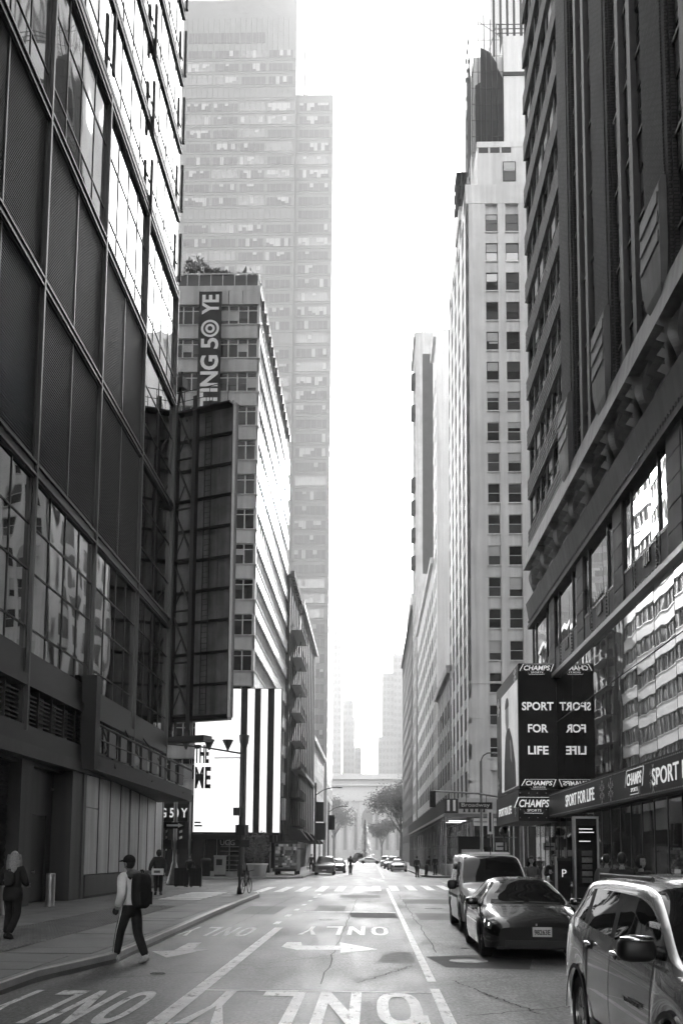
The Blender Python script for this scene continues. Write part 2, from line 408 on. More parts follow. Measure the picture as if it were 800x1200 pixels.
# dark studded strip of small pavers between two slab courses
st = MB(); st.box(-8.0, -6.3, 10, 33.5, 0.10, 0.156)
for i in range(17):
    for j in range(235):
        x = -8.0 + .05 + i * .1; y = 10 + .05 + j * .1
        if (i + j) % 2 == 0: st.k = 1; st.box(x - .032, x + .032, y - .032, y + .032, .156, .175)
tag(st.build('studded_paving_strip', [M['pave2'], M['kerb']], sidewalk_l), kind='stuff')
slab_field('s', -8.0, -6.3, 33.6, 51, 0.85, 0.8, 0.15, sidewalk_l, M['pave2'], name_piece='paver')
for yy in (38.2, 39.5, 40.8, 42.1, 43.4, 44.7):      # pale pavers near the corner
    piece('pale_paver', Fac('L', 0), yy, yy + .75, -7.9, -6.35, .148, .166, mat('pale_paver', .75, .4, var=.2, scale=3, fine=.2), sidewalk_l)

# right pavement of the near block
swr = MB().prism([(4.48, -30), (60, -30), (60, 58.6), (8.5, 58.6), (6.2, 58.0), (4.95, 56.4), (4.48, 53.5)], -0.1, 0.15)
sidewalk_r = struct(swr.build('sidewalk', M['pave']))
kb = MB(); kb.box(4.3, 4.477, -30, 53.4, -.1, .154); kb.build('kerb', M['kerb'], sidewalk_r)
slab_field('s', 4.6, 8.9, 14, 52, 1.43, 1.5, 0.15, sidewalk_r, M['pave'])
# far block
swf = MB().prism([(-60, 76.5), (-9, 76.5), (-6.4, 78.2), (-5.5, 81), (-5.5, 400), (-60, 400)], -0.1, 0.15)
sidewalk_fl = struct(swf.build('sidewalk', M['pave']))
kb = MB(); kb.box(-5.498, -5.35, 81, 400, -.1, .155); kb.box(-60, -9, 76.35, 76.498, -.1, .155)
kb.build('kerb', M['kerb'], sidewalk_fl)
swf = MB().prism([(4.5, 90), (5.4, 86.6), (8, 85.2), (60, 85.2), (60, 400), (4.5, 400)], -0.1, 0.15)
sidewalk_fr = struct(swf.build('sidewalk', M['pave']))
kb = MB(); kb.box(4.35, 4.498, 90, 400, -.1, .155); kb.build('kerb', M['kerb'], sidewalk_fr)

# ---- road markings (thin painted sheets, children of the road)
def sheet(name, polys, z=0.005, m=None):
    mb = MB()
    for p in polys: mb.face([(x, y, z) for x, y in p])
    return mb.build(name, m or M['paint'], road)
def rect(x0, x1, y0, y1): return [(x0, y0), (x1, y0), (x1, y1), (x0, y1)]
sheet('lane_line', [rect(-2.44, -2.24, 4, 26.3)])
sheet('lane_line', [rect(0.83, 0.96, 15.4, 57.8)])
sheet('lane_line', [[(0.80, 9), (0.95, 9), (0.95, 14.6), (0.82, 14.6)]])
sheet('lane_line', [rect(0.55, 0.66, 4, 12.2)])
sheet('transverse_line', [rect(-2.24, 0.83, 14.17, 14.26)])
for i in range(7): sheet('dashed_line', [rect(-2.62 + i * .02, -2.46 + i * .02, 27.6 + i * 3.4, 28.7 + i * 3.4)])
sheet('lane_line', [rect(0.95, 1.07, 84, 260)])
sheet('lane_line', [[(-.2, 84), (-.08, 84), (1.0, 74), (.88, 74)]])
sheet('stop_line', [rect(-2.2, 0.8, 33.6, 33.85)])
sheet('stop_line', [rect(-.35, .85, 73.6, 74.0)])
for k in range(11):
    cx = -5.6 + k * 0.98; y0 = 50.6 + (k * .55); w = .23
    sheet('crosswalk_stripe', [[(cx - w, y0), (cx + w, y0), (cx + w, y0 + 8.2), (cx - w, y0 + 8.2)]])
for k in range(8):
    y0 = 62 + k * 1.4
    sheet('crosswalk_stripe', [rect(4.9, 7.6, y0, y0 + .55)])
def stroke(pts, wx, wy):
    """flat brush: each segment widened in x (steep) or y (level)"""
    out = []
    for (x0, y0), (x1, y1) in zip(pts[:-1], pts[1:]):
        if abs(y1 - y0) > abs(x1 - x0) * 0.9: out.append([(x0 - wx, y0), (x0 + wx, y0), (x1 + wx, y1), (x1 - wx, y1)])
        else: out.append([(x0, y0 - wy), (x1, y1 - wy), (x1, y1 + wy), (x0, y0 + wy)])
    return out
def ring(n=20):
    o, i_ = [], []
    for k in range(n):
        t = 2 * math.pi * k / n; c, s = math.cos(t), math.sin(t)
        e = lambda v: math.copysign(abs(v) ** 0.75, v)
        o.append((.5 + .5 * e(c), .5 + .5 * e(s))); i_.append((.5 + .24 * e(c), .5 + .36 * e(s)))
    return [[o[k], o[(k + 1) % n], i_[(k + 1) % n], i_[k]] for k in range(n)]
def letter(ch):
    if ch == 'O': return ring()
    if ch == 'N': return [rect(0, .25, 0, 1), rect(.75, 1, 0, 1), [(.25, 1), (.25, .62), (.75, 0), (.75, .38)]]
    if ch == 'L': return [rect(0, .26, 0, 1), rect(.26, 1, 0, .16)]
    if ch == 'Y': return [rect(.37, .63, 0, .5), [(.37, .5), (.5, .5), (.26, 1), (0, 1)], [(.5, .5), (.63, .5), (1, 1), (.74, 1)]]
def word(txt, xr, xl, ytop, ybot):
    """word read by drivers coming towards the camera: first letter at xr (right), top of letters at ytop (nearer camera)"""
    n = len(txt); cell = (xr - xl) / n
    for k, ch in enumerate(txt):
        a = xr - k * cell; lw = cell * 0.74
        polys = [[(a - px * lw, ybot + (ytop - ybot) * py) for px, py in p] for p in letter(ch)]
        sheet('painted_letter', polys, z=.007)
word('ONLY', 0.62, -2.35, 11.4, 14.12)
word('ONLY', -2.78, -5.0 + .25, 11.3, 14.0)
word('ONLY', 0.42, -1.85, 24.1, 26.9)
word('ONLY', -2.82, -4.62, 23.4, 26.3)
sheet('painted_arrow', [[(-4.15, 19.66), (-3.64, 18.5), (-3.14, 20.25)], [(-3.78, 19.93), (-3.44, 20.08), (-3.55, 21.75), (-3.8, 21.6)]])
sheet('painted_arrow', [[(-1.8, 20.9), (-1.78, 22.0), (-1.48, 22.05), (-1.4, 21.2), (-1.42, 20.2)], [(-1.4, 21.2), (-.62, 21.25), (-.6, 20.35), (-1.42, 20.2)], [(-.66, 22.1), (.13, 20.55), (-.58, 19.75)]])
def disc(cx, cy, r, n=28): return [(cx + r * math.cos(2 * math.pi * k / n), cy + r * math.sin(2 * math.pi * k / n)) for k in range(n)]
mh = MB(); mh.lathe([(.34, 0), (.34, .012), (.30, .012), (.30, .006), (.1, .006), (.1, .01)], (1.72, 18.45, 0), 28)
mh.build('manhole_cover', M['kerb'], road)
sheet('tar_patch', [[(1.0, 19.2), (1.25, 17.4), (2.6, 17.2), (2.9, 18.9), (1.9, 19.6)]], z=.002, m=mat('tar_patch', 0.04, 0.7, var=.3, scale=4, bump=.4, bscale=60, fine=.4))
sheet('tar_patch', [[(.1, 18.2), (.62, 17.8), (.8, 18.4), (.75, 20.0), (.35, 20.2)]], z=.002, m=mat('worn_patch', 0.12, 0.6, var=.4, scale=6, bump=.4, bscale=60, fine=.4))
sheet('tar_patch', [[(-.6, 31.0), (.8, 30.6), (.75, 33.3), (-.7, 33.4)]], z=.002, m=MATS['tar_patch'])

# tar seams, cracks, square utility cuts and small covers
rs = random.Random(7)
def seam(x0, y0, x1, y1, w=.009, wob=.025, n=40):
    pts = [(x0 + (x1 - x0) * k / n + rs.gauss(0, wob) * (0 < k < n), y0 + (y1 - y0) * k / n + rs.gauss(0, wob) * (0 < k < n)) for k in range(n + 1)]
    polys = []
    for (a, b), (c, d) in zip(pts[:-1], pts[1:]):
        l = math.hypot(c - a, d - b); nx, ny = -(d - b) / l * w, (c - a) / l * w
        polys.append([(a - nx, b - ny), (c - nx, d - ny), (c + nx, d + ny), (a + nx, b + ny)])
    return sheet('tar_seam', polys, z=.0025 + rs.random() * .001, m=mat('tar_seam', .02, .85, var=.3, scale=6, spec=.15))
for a in ((-.72, 15, -.6, 44), (-3.6, 27, -3.4, 46), (1.25, 20, 1.3, 50), (-2.1, 31, 3.8, 32.2), (-4.6, 39, 3.9, 40.5), (-4.2, 15.2, -1.2, 17.4), (-.2, 15.2, .7, 17.6), (1.1, 12.2, 4.0, 14.0), (-1.9, 17.6, -.3, 19.8), (1.2, 15.6, 2.0, 12.4), (-4.4, 28.6, 0.6, 29.4), (-6, 47.5, 4, 49)):
    seam(*a)
cut = mat('utility_cut', .045, .6, var=.3, scale=3, bump=.3, bscale=40, fine=.4)
for x0, x1, y0, y1 in ((-1.9, -.9, 34.5, 37.8), (1.4, 2.9, 30, 33.5), (-4.3, -3.0, 32, 37), (1.3, 3.6, 40, 44), (-1.4, .4, 45, 48)): sheet('utility_cut', [rect(x0, x1, y0, y1)], z=.0017, m=cut)
for x, y, r in ((-3.3, 16.1, .12), (-1.2, 29.8, .3), (2.2, 36.5, .32), (-.3, 42, .3), (1.9, 27.9 - 6.9, .1)):
    q = MB(); q.lathe([(r, 0), (r, .008), (r * .85, .008), (r * .85, .004), (r * .3, .004), (r * .3, .008)], (x, y, 0), 22); q.build('iron_cover', M['grate'], road)
# ================================================================== LEFT: GLASS AND LOUVRE OFFICE BUILDING
LB = thing('glass_office_building', 'dark glass and louvre office building filling the left edge of the street', 'building', (-10.75, 38, 0))
LB.location = (0, 0, 0)
F = Fac('L', -10.75)
LC = [9.4, 16.6, 23.8, 31.0, 38.05, 45.25, 52.55]
core = MB(); core.box(-40, -11.15, -30, 52.25, 4.7, 78); core.box(-40, -12.6, -30, 52.2, 0.0, 4.7); core.box(-12.6, -11.1, -30, 28.0, 0.0, 4.7)
core.build('wall', M['lmetal'], LB)
F2 = Fac('F', 52.25)
for y in LC:
    c = MB(); F.box(c, y - .16, y + .16, -.35, .04, 0.15 if y > 31.5 or y < 30 else 4.8, 32.4)
    F.box(c, y - .07, y + .07, .04, .16, 5.6, 32.4); c.build('column', M['lcol'], LB)
def hbeam(z0, z1, w, m, name='beam', ya=-30, yb=52.55):
    c = MB(); F.box(c, ya, yb, -.36, w, z0, z1); return c.build(name, m, LB)
for z0, z1 in ((13.62, 14.2), (19.95, 20.42), (25.75, 26.3), (31.85, 32.35)):
    hbeam(z0, z1, .07, M['lbeam'])
    c = MB(); F.box(c, -30, 52.55, .071, .15, z0 + .06, z0 + .14); F.box(c, -30, 52.55, .071, .15, z1 - .14, z1 - .06)
    c.build('beam_flange', M['lcol'], LB)
# louvre panels: two to a bay, two tiers
lp = None
for b in range(len(LC) - 1):
    y0, y1 = LC[b] + .17, LC[b + 1] - .17; ym = (y0 + y1) / 2
    if y1 < 20: continue
    for z0, z1 in ((14.2, 19.95), (20.42, 25.75)):
        if b == 5:
            continue
        for a, c_ in ((y0, ym - .05), (ym + .05, y1)):
            key = (round(c_ - a, 2), round(z1 - z0, 2))
            if key not in CACHE:
                mb = MB(); n = int((z1 - z0) / .105); hw = (c_ - a) / 2; hz = (z1 - z0) / 2
                for i in range(n):
                    z = -hz + (i + .5) * (z1 - z0) / n
                    mb.hexa([(-.16, -hw, z - .005), (.0, -hw, z - .045), (.0, hw, z - .045), (-.16, hw, z - .005), (-.16, -hw, z + .03), (.0, -hw, z - .01), (.0, hw, z - .01), (-.16, hw, z + .03)])
                CACHE[key] = mb.mesh('louvre_panel', M['louvre'])
            obj('louvre_panel', CACHE[key], LB, (-10.74, (a + c_) / 2, (z0 + z1) / 2))
        piece('mullion', F, ym - .05, ym + .05, -.3, .04, z0, z1, M['lcol'], LB)
    # dark glass stair bay at the far end is handled below
def pane_grid(fac, y0, y1, zs, n, m, parent, w=-.01, tilt=.0012, bar=.045, barm=None, name='glass_pane'):
    st = (y1 - y0) / n
    for i in range(n):
        for za, zb in zip(zs[:-1], zs[1:]):
            piece(name, fac, y0 + i * st + bar / 2, y0 + (i + 1) * st - bar / 2, w - .03, w, za + bar / 2, zb - bar / 2, m, parent, tilt)
    for i in range(1, n): piece('mullion', fac, y0 + i * st - bar / 2, y0 + i * st + bar / 2, w - .03, w + .03, zs[0], zs[-1], barm or M['lmetal'], parent)
    for z in zs[1:-1]: piece('transom', fac, y0, y1, w - .028, w + .035, z - bar / 2, z + bar / 2, barm or M['lmetal'], parent)
for b in range(2, len(LC) - 1):
    y0, y1 = LC[b] + .16, LC[b + 1] - .16
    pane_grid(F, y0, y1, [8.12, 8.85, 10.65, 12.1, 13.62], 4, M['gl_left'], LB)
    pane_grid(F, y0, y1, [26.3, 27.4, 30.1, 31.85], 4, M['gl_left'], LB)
    if b == 5: pane_grid(F, y0, y1, [14.2, 16.0, 18.1, 20.0, 22.0, 23.9, 25.75], 2, M['gl_left'], LB)
    for k in range(11):
        z0 = 32.35 + k * 4.05
        if b < 4 and k > 3: continue
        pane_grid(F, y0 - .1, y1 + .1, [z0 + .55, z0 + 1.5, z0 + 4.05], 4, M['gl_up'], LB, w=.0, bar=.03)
for k in range(11):
    z0 = 32.35 + k * 4.05
    c = MB(); F.box(c, 23, 52.6, -.36, .10, z0 + .0, z0 + .22); F.box(c, 23, 52.6, -.36, .10, z0 + .33, z0 + .55); c.build('floor_ledge', M['lmetal'], LB)
    for i, y in enumerate(LC[4:]):
        off = (0.0, 1.2, .3)[i]
        piece('fin', F, y - .1, y + .1, .1, .22, z0 + .9 - off, z0 + 3.6 - off, M['black'], LB)
# return wall of the corner, facing Broadway side street
# sill, vents, fascia over the ground floor
hbeam(7.35, 8.12, .02, M['lbeam'], 'sill'); hbeam(7.0, 7.35, .14, M['lmetal'], 'sill_ledge')
hbeam(5.2, 5.78, .10, M['lbeam'], 'ledge', yb=38.05); hbeam(4.8, 5.2, .16, M['facia'], 'fascia', yb=38.05); hbeam(4.81, 5.78, .03, M['facia'], 'fascia', ya=38.05)
vm = MB()
for i in range(8):
    z = 5.86 + i * .14; vm.hexa([(-.2, 0, z), (.02, 0, z - .06), (.02, 1.36, z - .06), (-.2, 1.36, z), (-.2, 0, z + .04), (.02, 0, z - .02), (.02, 1.36, z - .02), (-.2, 1.36, z + .04)])
vme = vm.mesh('vent_louvre', M['lbeam'])
for b in range(2, 6):
    for i in range(5):
        y = LC[b] + .16 + i * 1.38
        if b >= 4: continue
        obj('vent_louvre', vme, LB, (-10.85, y, 0)); piece('vent_post', F, y - .03, y + .02, -.3, -.02, 5.78, 7.0, M['lbeam'], LB)
    if b >= 4: pane_grid(F, LC[b] + .16, LC[b + 1] - .16, [5.8, 7.0], 3, M['gl_left'], LB)
# ground floor: roller shutter, recessed door, steel panels
dk = MB(); F.box(dk, 23.8, 37.9, -1.9, -1.55, .15, 4.8); dk.build('recess_wall', M['facia'], LB)
sh = MB()
for i in range(38): F.box(sh, 25.2, 31.85, -.72, -.66 - .03 * (i % 2), .16 + i * .122, .16 + i * .122 + .11)
sh.build('roller_shutter', M['shutter'], LB)
c = MB(); F.box(c, 23.8, 25.2, -.9, -.2, .15, 4.8); c.build('pier', M['facia'], LB)
c = MB(); F.box(c, 31.85, 33.0, -.9, -.25, .15, 4.8); c.build('pier', M['facia'], LB)
c = MB(); F.box(c, 33.0, 36.6, -.95, -.75, 3.15, 4.8); F.box(c, 33.0, 33.75, -.95, -.75, .15, 3.15); F.box(c, 36.05, 36.6, -.95, -.75, .15, 3.15); c.build('door_surround', M['facia'], LB)
dr = MB(); F.box(dr, 33.77, 36.03, -.93, -.80, .17, 3.13); door = dr.build('door', M['lmetal'], LB)
h = MB(); F.box(h, 34.6, 34.95, -.8, -.72, 1.18, 1.22); F.box(h, 34.92, 34.95, -.8, -.74, 1.12, 1.26); h.build('handle', M['galv'], door)
c = MB(); F.box(c, 36.6, 37.85, -.9, -.02, .15, 4.8); c.build('pier', M['facia'], LB)
lamp = MB(); lamp.lathe([(.0, -.05), (.05, -.04), (.07, 0), (.05, .04), (.0, .05)], (-11.4, 36.3, 4.1), 10); lamp.build('lamp', M['galv'], LB, True)
y = 38.25; n = 8; stp = (52.4 - y) / n
for i in range(n):
    a, b_ = y + i * stp, y + (i + 1) * stp
    if i == 0: piece('steel_panel', F, a + .05, b_ - .05, -.12, .03, 1.05, 3.55, M['panel'], LB); piece('steel_panel', F, a + .05, b_ - .05, -.12, .03, 3.58, 4.78, M['panel'], LB)
    else: piece('steel_panel', F, a + .05, b_ - .05, -.12, .03, 1.05, 4.78, M['panel'], LB)
    piece('panel_rail', F, b_ - .045, b_ + .045, -.2, .05, 1.05, 4.8, M['lmetal'], LB)
piece('plinth', F, 38.25, 52.5, -.3, .09, .25, 1.02, M['facia'], LB); piece('plinth_foot', F, 38.25, 52.5, -.3, .02, .14, .25, M['black'], LB)
c = MB(); c.box(-30, -11.14, 52.26, 52.5, 4.8, 32.3); c.box(-30, -11.0, 52.26, 52.45, .14, 4.8); c.build('side_wall', M['lmetal'], LB)
# canopy with raised letters, hung from the facade
CN = thing('entrance_canopy', 'dark wedge-shaped entrance canopy with an open sign frame on the left glass building', 'canopy')
c = MB(); c.hexa([(-10.72, 37.7, 5.0), (-10.5, 37.7, 5.0), (-8.55, 48.6, 4.32), (-10.72, 51.2, 4.4), (-10.72, 37.7, 5.62), (-10.5, 37.7, 5.62), (-8.55, 48.6, 4.86), (-10.72, 51.2, 4.95)]); c.build('canopy_deck', M['black'], CN)
c = MB(); c.box(-10.7, -10.15, 37.1, 37.7, 4.9, 8.4); c.build('end_pylon', M['black'], CN)
def fasc(t, z): return (-10.45 + 1.9 * t, 37.8 + 10.7 * t, z - .72 * t)
c = MB(); c.path([fasc(0, 6.75), fasc(1, 6.5)], .05); c.build('sign_rail', M['iron'], CN)
c = MB(); c.path([fasc(0, 6.2), fasc(.9, 6.1)], .03); c.build('sign_rail', M['iron'], CN)
for i in range(9):
    t0, t1 = .04 + i * .1, .04 + i * .1 + (.055 if i % 3 else .03); a, b = fasc(t0, 5.66), fasc(t1, 5.66)
    c = MB(); c.hexa([(a[0] - .1, a[1], a[2]), (a[0], a[1], a[2]), (b[0], b[1], b[2]), (b[0] - .1, b[1], b[2]), (a[0] - .1, a[1], a[2] + 1.0), (a[0], a[1], a[2] + 1.0), (b[0], b[1], b[2] + .95), (b[0] - .1, b[1], b[2] + .95)]); c.build('sign_block', M['lmetal'], CN)
c = MB()
for yy, t in ((40, .2), (44, .55), (47.5, .9)): q = fasc(t, 5.3); c.tube(q, (-10.72, yy - .5, 7.3), .035)
c.build('tie_rod', M['iron'], CN)
bo = thing('bollard', 'steel cylinder bollard before the grey door on the left pavement', 'bollard', (-10.15, 32.5, .15))
MB().lathe([(.17, 0), (.17, .04), (.145, .05), (.145, 1.02), (.13, 1.05), (0, 1.06)], (0, 0, 0), 20).build('post', M['galv'], bo, True)
bo = thing('bollard', 'steel cylinder bollard at the extreme left edge behind the woman in black', 'bollard', (-9.95, 27.9, .15))
MB().lathe([(.17, 0), (.17, .04), (.145, .05), (.145, 1.02), (.13, 1.05), (0, 1.06)], (0, 0, 0), 20).build('post', M['galv'], bo, True)

# ------------------------------------------------------------------ back of the big blade sign
BS = thing('blade_billboard', 'huge rusty dark back of a billboard hung off the left building corner', 'billboard', (-7.55, 53.0, 9.0))
A = Vector((-10.95, 54.6)); B = Vector((-7.5, 53.0)); du = (B - A); Ls = du.length; du.normalize(); dn = Vector((du.y, -du.x))   # dn points to camera
def sp(u, w, z): q = A + du * u + dn * w; return (q.x + 7.55, q.y - 53.0, z - 9.0)
def sbox(mb, u0, u1, w0, w1, z0, z1):
    mb.hexa([sp(u0, w1, z0), sp(u1, w1, z0), sp(u1, w0, z0), sp(u0, w0, z0), sp(u0, w1, z1), sp(u1, w1, z1), sp(u1, w0, z1), sp(u0, w0, z1)])
zs = [9.1 + i * 1.715 for i in range(11)]
for i in range(10):
    for j in range(4):
        u0, u1 = j * Ls / 4, (j + 1) * Ls / 4
        p = MB(); sbox(p, u0 + .01, u1 - .01, -.14 - .015 * rnd.random(), -.10, zs[i] + .02, zs[i + 1] - .02); p.build('back_sheet', M['rust'], BS)
    p = MB(); sbox(p, .0, Ls - .06, -.10, .04, zs[i] - .05, zs[i] + .05); sbox(p, .0, Ls - .06, .04, .12, zs[i] + .03, zs[i] + .05); p.build('rail', M['black'], BS)
p = MB(); sbox(p, Ls - .06, Ls, -.3, .12, 9.0, 26.3); p.build('edge_frame', M['galvd'], BS)
p = MB(); sbox(p, .0, Ls, -.42, -.16, 9.0, 26.25); p.build('sign_cabinet', M['black'], BS)
for q in ((.12, 8.85, 9.0), (.5, 26.05, 26.15)): p = MB(); sbox(p, 0, Ls, -.3, *q); p.build('end_rail', M['lmetal'], BS)
p = MB(); sbox(p, 1.35, 1.6, .1, .4, 8.4, 26.9); sbox(p, .15, .35, .1, .4, 8.4, 26.6); p.build('truss_post', M['black'], BS)
for i in range(6):
    z = 9.2 + i * 2.85
    p = MB(); p.tube(sp(.25, .25, z + 2.7), sp(1.48, .25, z), .06); p.tube(sp(.25, .25, z), sp(1.48, .25, z), .06); p.tube(sp(.25, .25, z), sp(.85, .25, z + 1.35), .04); p.build('truss_brace', M['black'], BS)
p = MB(); p.tube(sp(2.1, .22, 9.2), sp(2.1, .22, 26.9), .025, n=6); p.tube(sp(2.5, .22, 9.2), sp(2.5, .22, 26.9), .025, n=6)
for i in range(58): p.tube(sp(2.1, .22, 9.4 + i * .3), sp(2.5, .22, 9.4 + i * .3), .014, n=5)
p.build('ladder', M['iron'], BS)
p = MB()
for u in (.0, .85, 1.7, 2.5, 3.2, 3.7): p.tube(sp(u, .5, 26.1), sp(u, .5, 27.2), .025, n=6)
p.tube(sp(0, .5, 27.2), sp(3.0, .5, 27.2), .025, n=6); p.tube(sp(0, .5, 26.65), sp(3.0, .5, 26.65), .02, n=6); p.tube(sp(.2, .3, 25.6), sp(.5, .3, 28.5), .08); p.tube(sp(.9, .3, 25.6), sp(.3, .3, 28.0), .06)
sbox(p, -.3, .75, .1, .6, 27.5, 28.1); p.build('catwalk_railing', M['black'], BS)
for k in range(3):
    p = MB(); p.tube(sp(-.5, -.2, 12.5 + k * 5.5), sp(.3, .25, 12.5 + k * 5.5), .12); p.build('mounting_arm', M['galvd'], BS)
p = MB(); sbox(p, -.2, 2.6, -.3, .5, 7.75, 8.05); p.tube(sp(.5, .1, 8), sp(.5, .1, 8.9), .07); p.tube(sp(1.4, .1, 8), sp(1.4, .1, 8.9), .07); p.build('service_platform', M['black'], BS)

# ================================================================== LEFT MIDDLE: PALE OFFICE BLOCK ACROSS BROADWAY
MO = thing('pale_office_block', 'pale office block with ribbon windows, roof garden and sunlit white street side', 'building')
FF = Fac('F', 81.0); FS = Fac('L', -9.5)
core = MB(); core.box(-40, -9.85, 81.35, 112, 0, 48.9); core.box(-39, -9.5, 81.0, 112, 48.9, 49.35); core.build('wall', M['concrete'], MO)
NFL = 14
PIT = 2.94
for k in range(NFL):
    zt = 47.65 - k * PIT; zb = zt - 1.72           # window head and sill
    if zb < 6: break
    piece('spandrel', FF, -40, -9.5, -.34, 0, zb - (PIT - 1.72), zb, M['concrete'], MO)
    piece('spandrel', FS, 81.02, 112, -.34, .03, zb - (PIT - 1.72), zb, M['white'], MO)
    piece('sill', FF, -40, -9.48, .0, .07, zb - .07, zb + .0, M['frame'], MO)
    piece('head_shadow_ledge', FS, 81, 112, -.3, .10, zb - .06, zb + .01, M['frame'], MO)
    # front windows: runs of three lights
    for x0, n in ((-12.12, 3), (-16.75, 3), (-19.5, 3), (-14.55, 3)):
        if x0 == -14.55 and k < 5: pass
        w = .81
        for i in range(n):
            a, b_ = x0 + i * w, x0 + (i + 1) * w
            mlow = M['gl_mid'] if rnd.random() < .55 else M['gl_dark']
            win = piece('window', FF, a, b_, -.22, -.2, zb, zt, M['gl_dark'], MO)
            fr = MB(); fr.box(-w / 2, -w / 2 + .05, -.06, .02, -.86, .86); fr.box(w / 2 - .05, w / 2, -.06, .02, -.86, .86); fr.box(-w / 2 + .05, w / 2 - .05, -.06, .02, .36, .42); fr.box(-w / 2 + .05, w / 2 - .05, -.05, .02, -.86, -.80); fr.box(-w / 2 + .05, w / 2 - .05, -.05, .02, .80, .86)
            if 'mo_fr' not in CACHE: CACHE['mo_fr'] = fr.mesh('window_frame', M['frame'])
            obj('window_frame', CACHE['mo_fr'], win, (0, 0, 0))
            if rnd.random() < .45:
                hh = rnd.choice((.4, .6, .8, 1.1))
                bl = MB().box(-w / 2 + .06, w / 2 - .06, -.025, -.012, .34 - hh, .34).build('blind', M['blind'] if rnd.random() < .5 else M['gl_mid'], win)
    piece('window_ribbon', FS, 81.2, 112, -.26, -.2, zb, zt, M['gl_left'], MO)
    mb = MB()
    for i in range(21): FS.box(mb, 81.2 + i * 1.5, 81.28 + i * 1.5, -.2, -.08, zb, zt)
    tag(mb.build('ribbon_mullions', M['frame'], MO), kind='stuff')
piece('corner_post', FF, -9.66, -9.5, -.34, .0, 8, 48.9, M['concrete'], MO)
for x0, x1 in ((-40, -14.6), (-12.1, -11.0), (-10.95, -9.5), (-14.55, -12.15)): piece('parapet_panel', FF, x0, x1, -.34, .02, 47.68, 48.88, M['concrete'], MO)
mb = MB()
for i in range(30): mb.tube((-9.7 - i, 81.15, 49.3), (-9.7 - i, 81.15, 50.5), .03, n=6)
mb.box(-39, -9.7, 81.12, 81.18, 50.45, 50.53); mb.box(-9.72, -9.64, 81.2, 112, 50.45, 50.53)
for i in range(30): mb.tube((-9.68, 81.2 + i, 49.3), (-9.68, 81.2 + i, 50.5), .03, n=6)
mb.build('roof_railing', M['frame'], MO)
gb = MB(); gb.box(-30, -9.75, 81.24, 81.27, 49.45, 50.4); gb.build('railing_glass', M['gl_mid'], MO)
for i in range(15):
    y = 82.5 + i * 2; piece('cornice_bracket', FS, y, y + .3, .0, .22, 48.1, 48.8, M['lbeam'], MO)
for z0, z1 in ((15.6, 16.2), (12.5, 13.2), (9.5, 10.2)): pass
c = MB(); c.box(-40, -9.6, 81.05, 81.34, 3.0, 6.9); c.build('shop_lintel', M['lmetal'], MO)
# shop floor under the screen
c = MB(); c.box(-40, -9.52, 81.4, 83.0, .15, 3.4); c.build('shop_wall', M['black'], MO)
for i in range(8): piece('shop_window', FF, -17.2 + i * 1.0, -16.25 + i * 1.0, -.3, -.27, .5, 3.2, M['gl_dark'], MO, .003)
text('UGG', (-11.35, 80.95, 2.75), XP, ZP, 1.15, .42, M['blind'], MO, 'shop_lettering')
for i in range(6): piece('display_shelf', FF, -11.9, -10.3, -.2, .0, .6 + i * .36, .66 + i * .36, M['wood'], MO)
for i in range(5): piece('shop_column', FS, 83 + i * 6.5, 83.8 + i * 6.5, -.3, .05, .15, 8, M['lmetal'], MO)
for i in range(4): piece('shop_window', FS, 84 + i * 6.5, 89 + i * 6.5, -.3, -.25, .5, 4.5, M['gl_dark'], MO)
# roof planting
def leaf_blob(mb, c, r, n, s, sq=0.8):
    for _ in range(n):
        while True:
            p = Vector((rnd.uniform(-1, 1), rnd.uniform(-1, 1), rnd.uniform(-1, 1)))
            if p.length < 1: break
        p = Vector((p.x * r, p.y * r, p.z * r * sq)) + Vector(c)
        a = Vector((rnd.gauss(0, 1), rnd.gauss(0, 1), rnd.gauss(0, 1))).normalized(); b = a.orthogonal().normalized()
        l = s * rnd.uniform(.6, 1.3); mb.face([p - a * l, p + b * l * .4, p + a * l, p - b * l * .4])
for (x, r, h, lab) in ((-15.2, .75, 51.0, 'tallest leafy bush of the roof garden on the pale block'), (-13.7, .55, 50.45, 'middle round bush of the roof garden on the pale block'), (-12.7, .6, 50.2, 'low dark bush in the middle of the roof garden railing'), (-10.9, .8, 50.1, 'sparse bush near the corner of the roof garden')):
    pl = thing('roof_bush', lab, 'bush', (x, 82.6, 49.35), 0, 'bushes of the roof garden')
    pl.scale = (1.3, 1.3, 1.45)
    mb = MB(); leaf_blob(mb, (0, 0, h - 49.35), r * 1.25, 260 if r != .8 else 110, .2); mb.build('foliage', M['leaf'], pl)
    mb = MB(); mb.tube((0, 0, 0), (0, 0, h - 49.35), .05, n=6); mb.build('stem', M['bark'], pl)
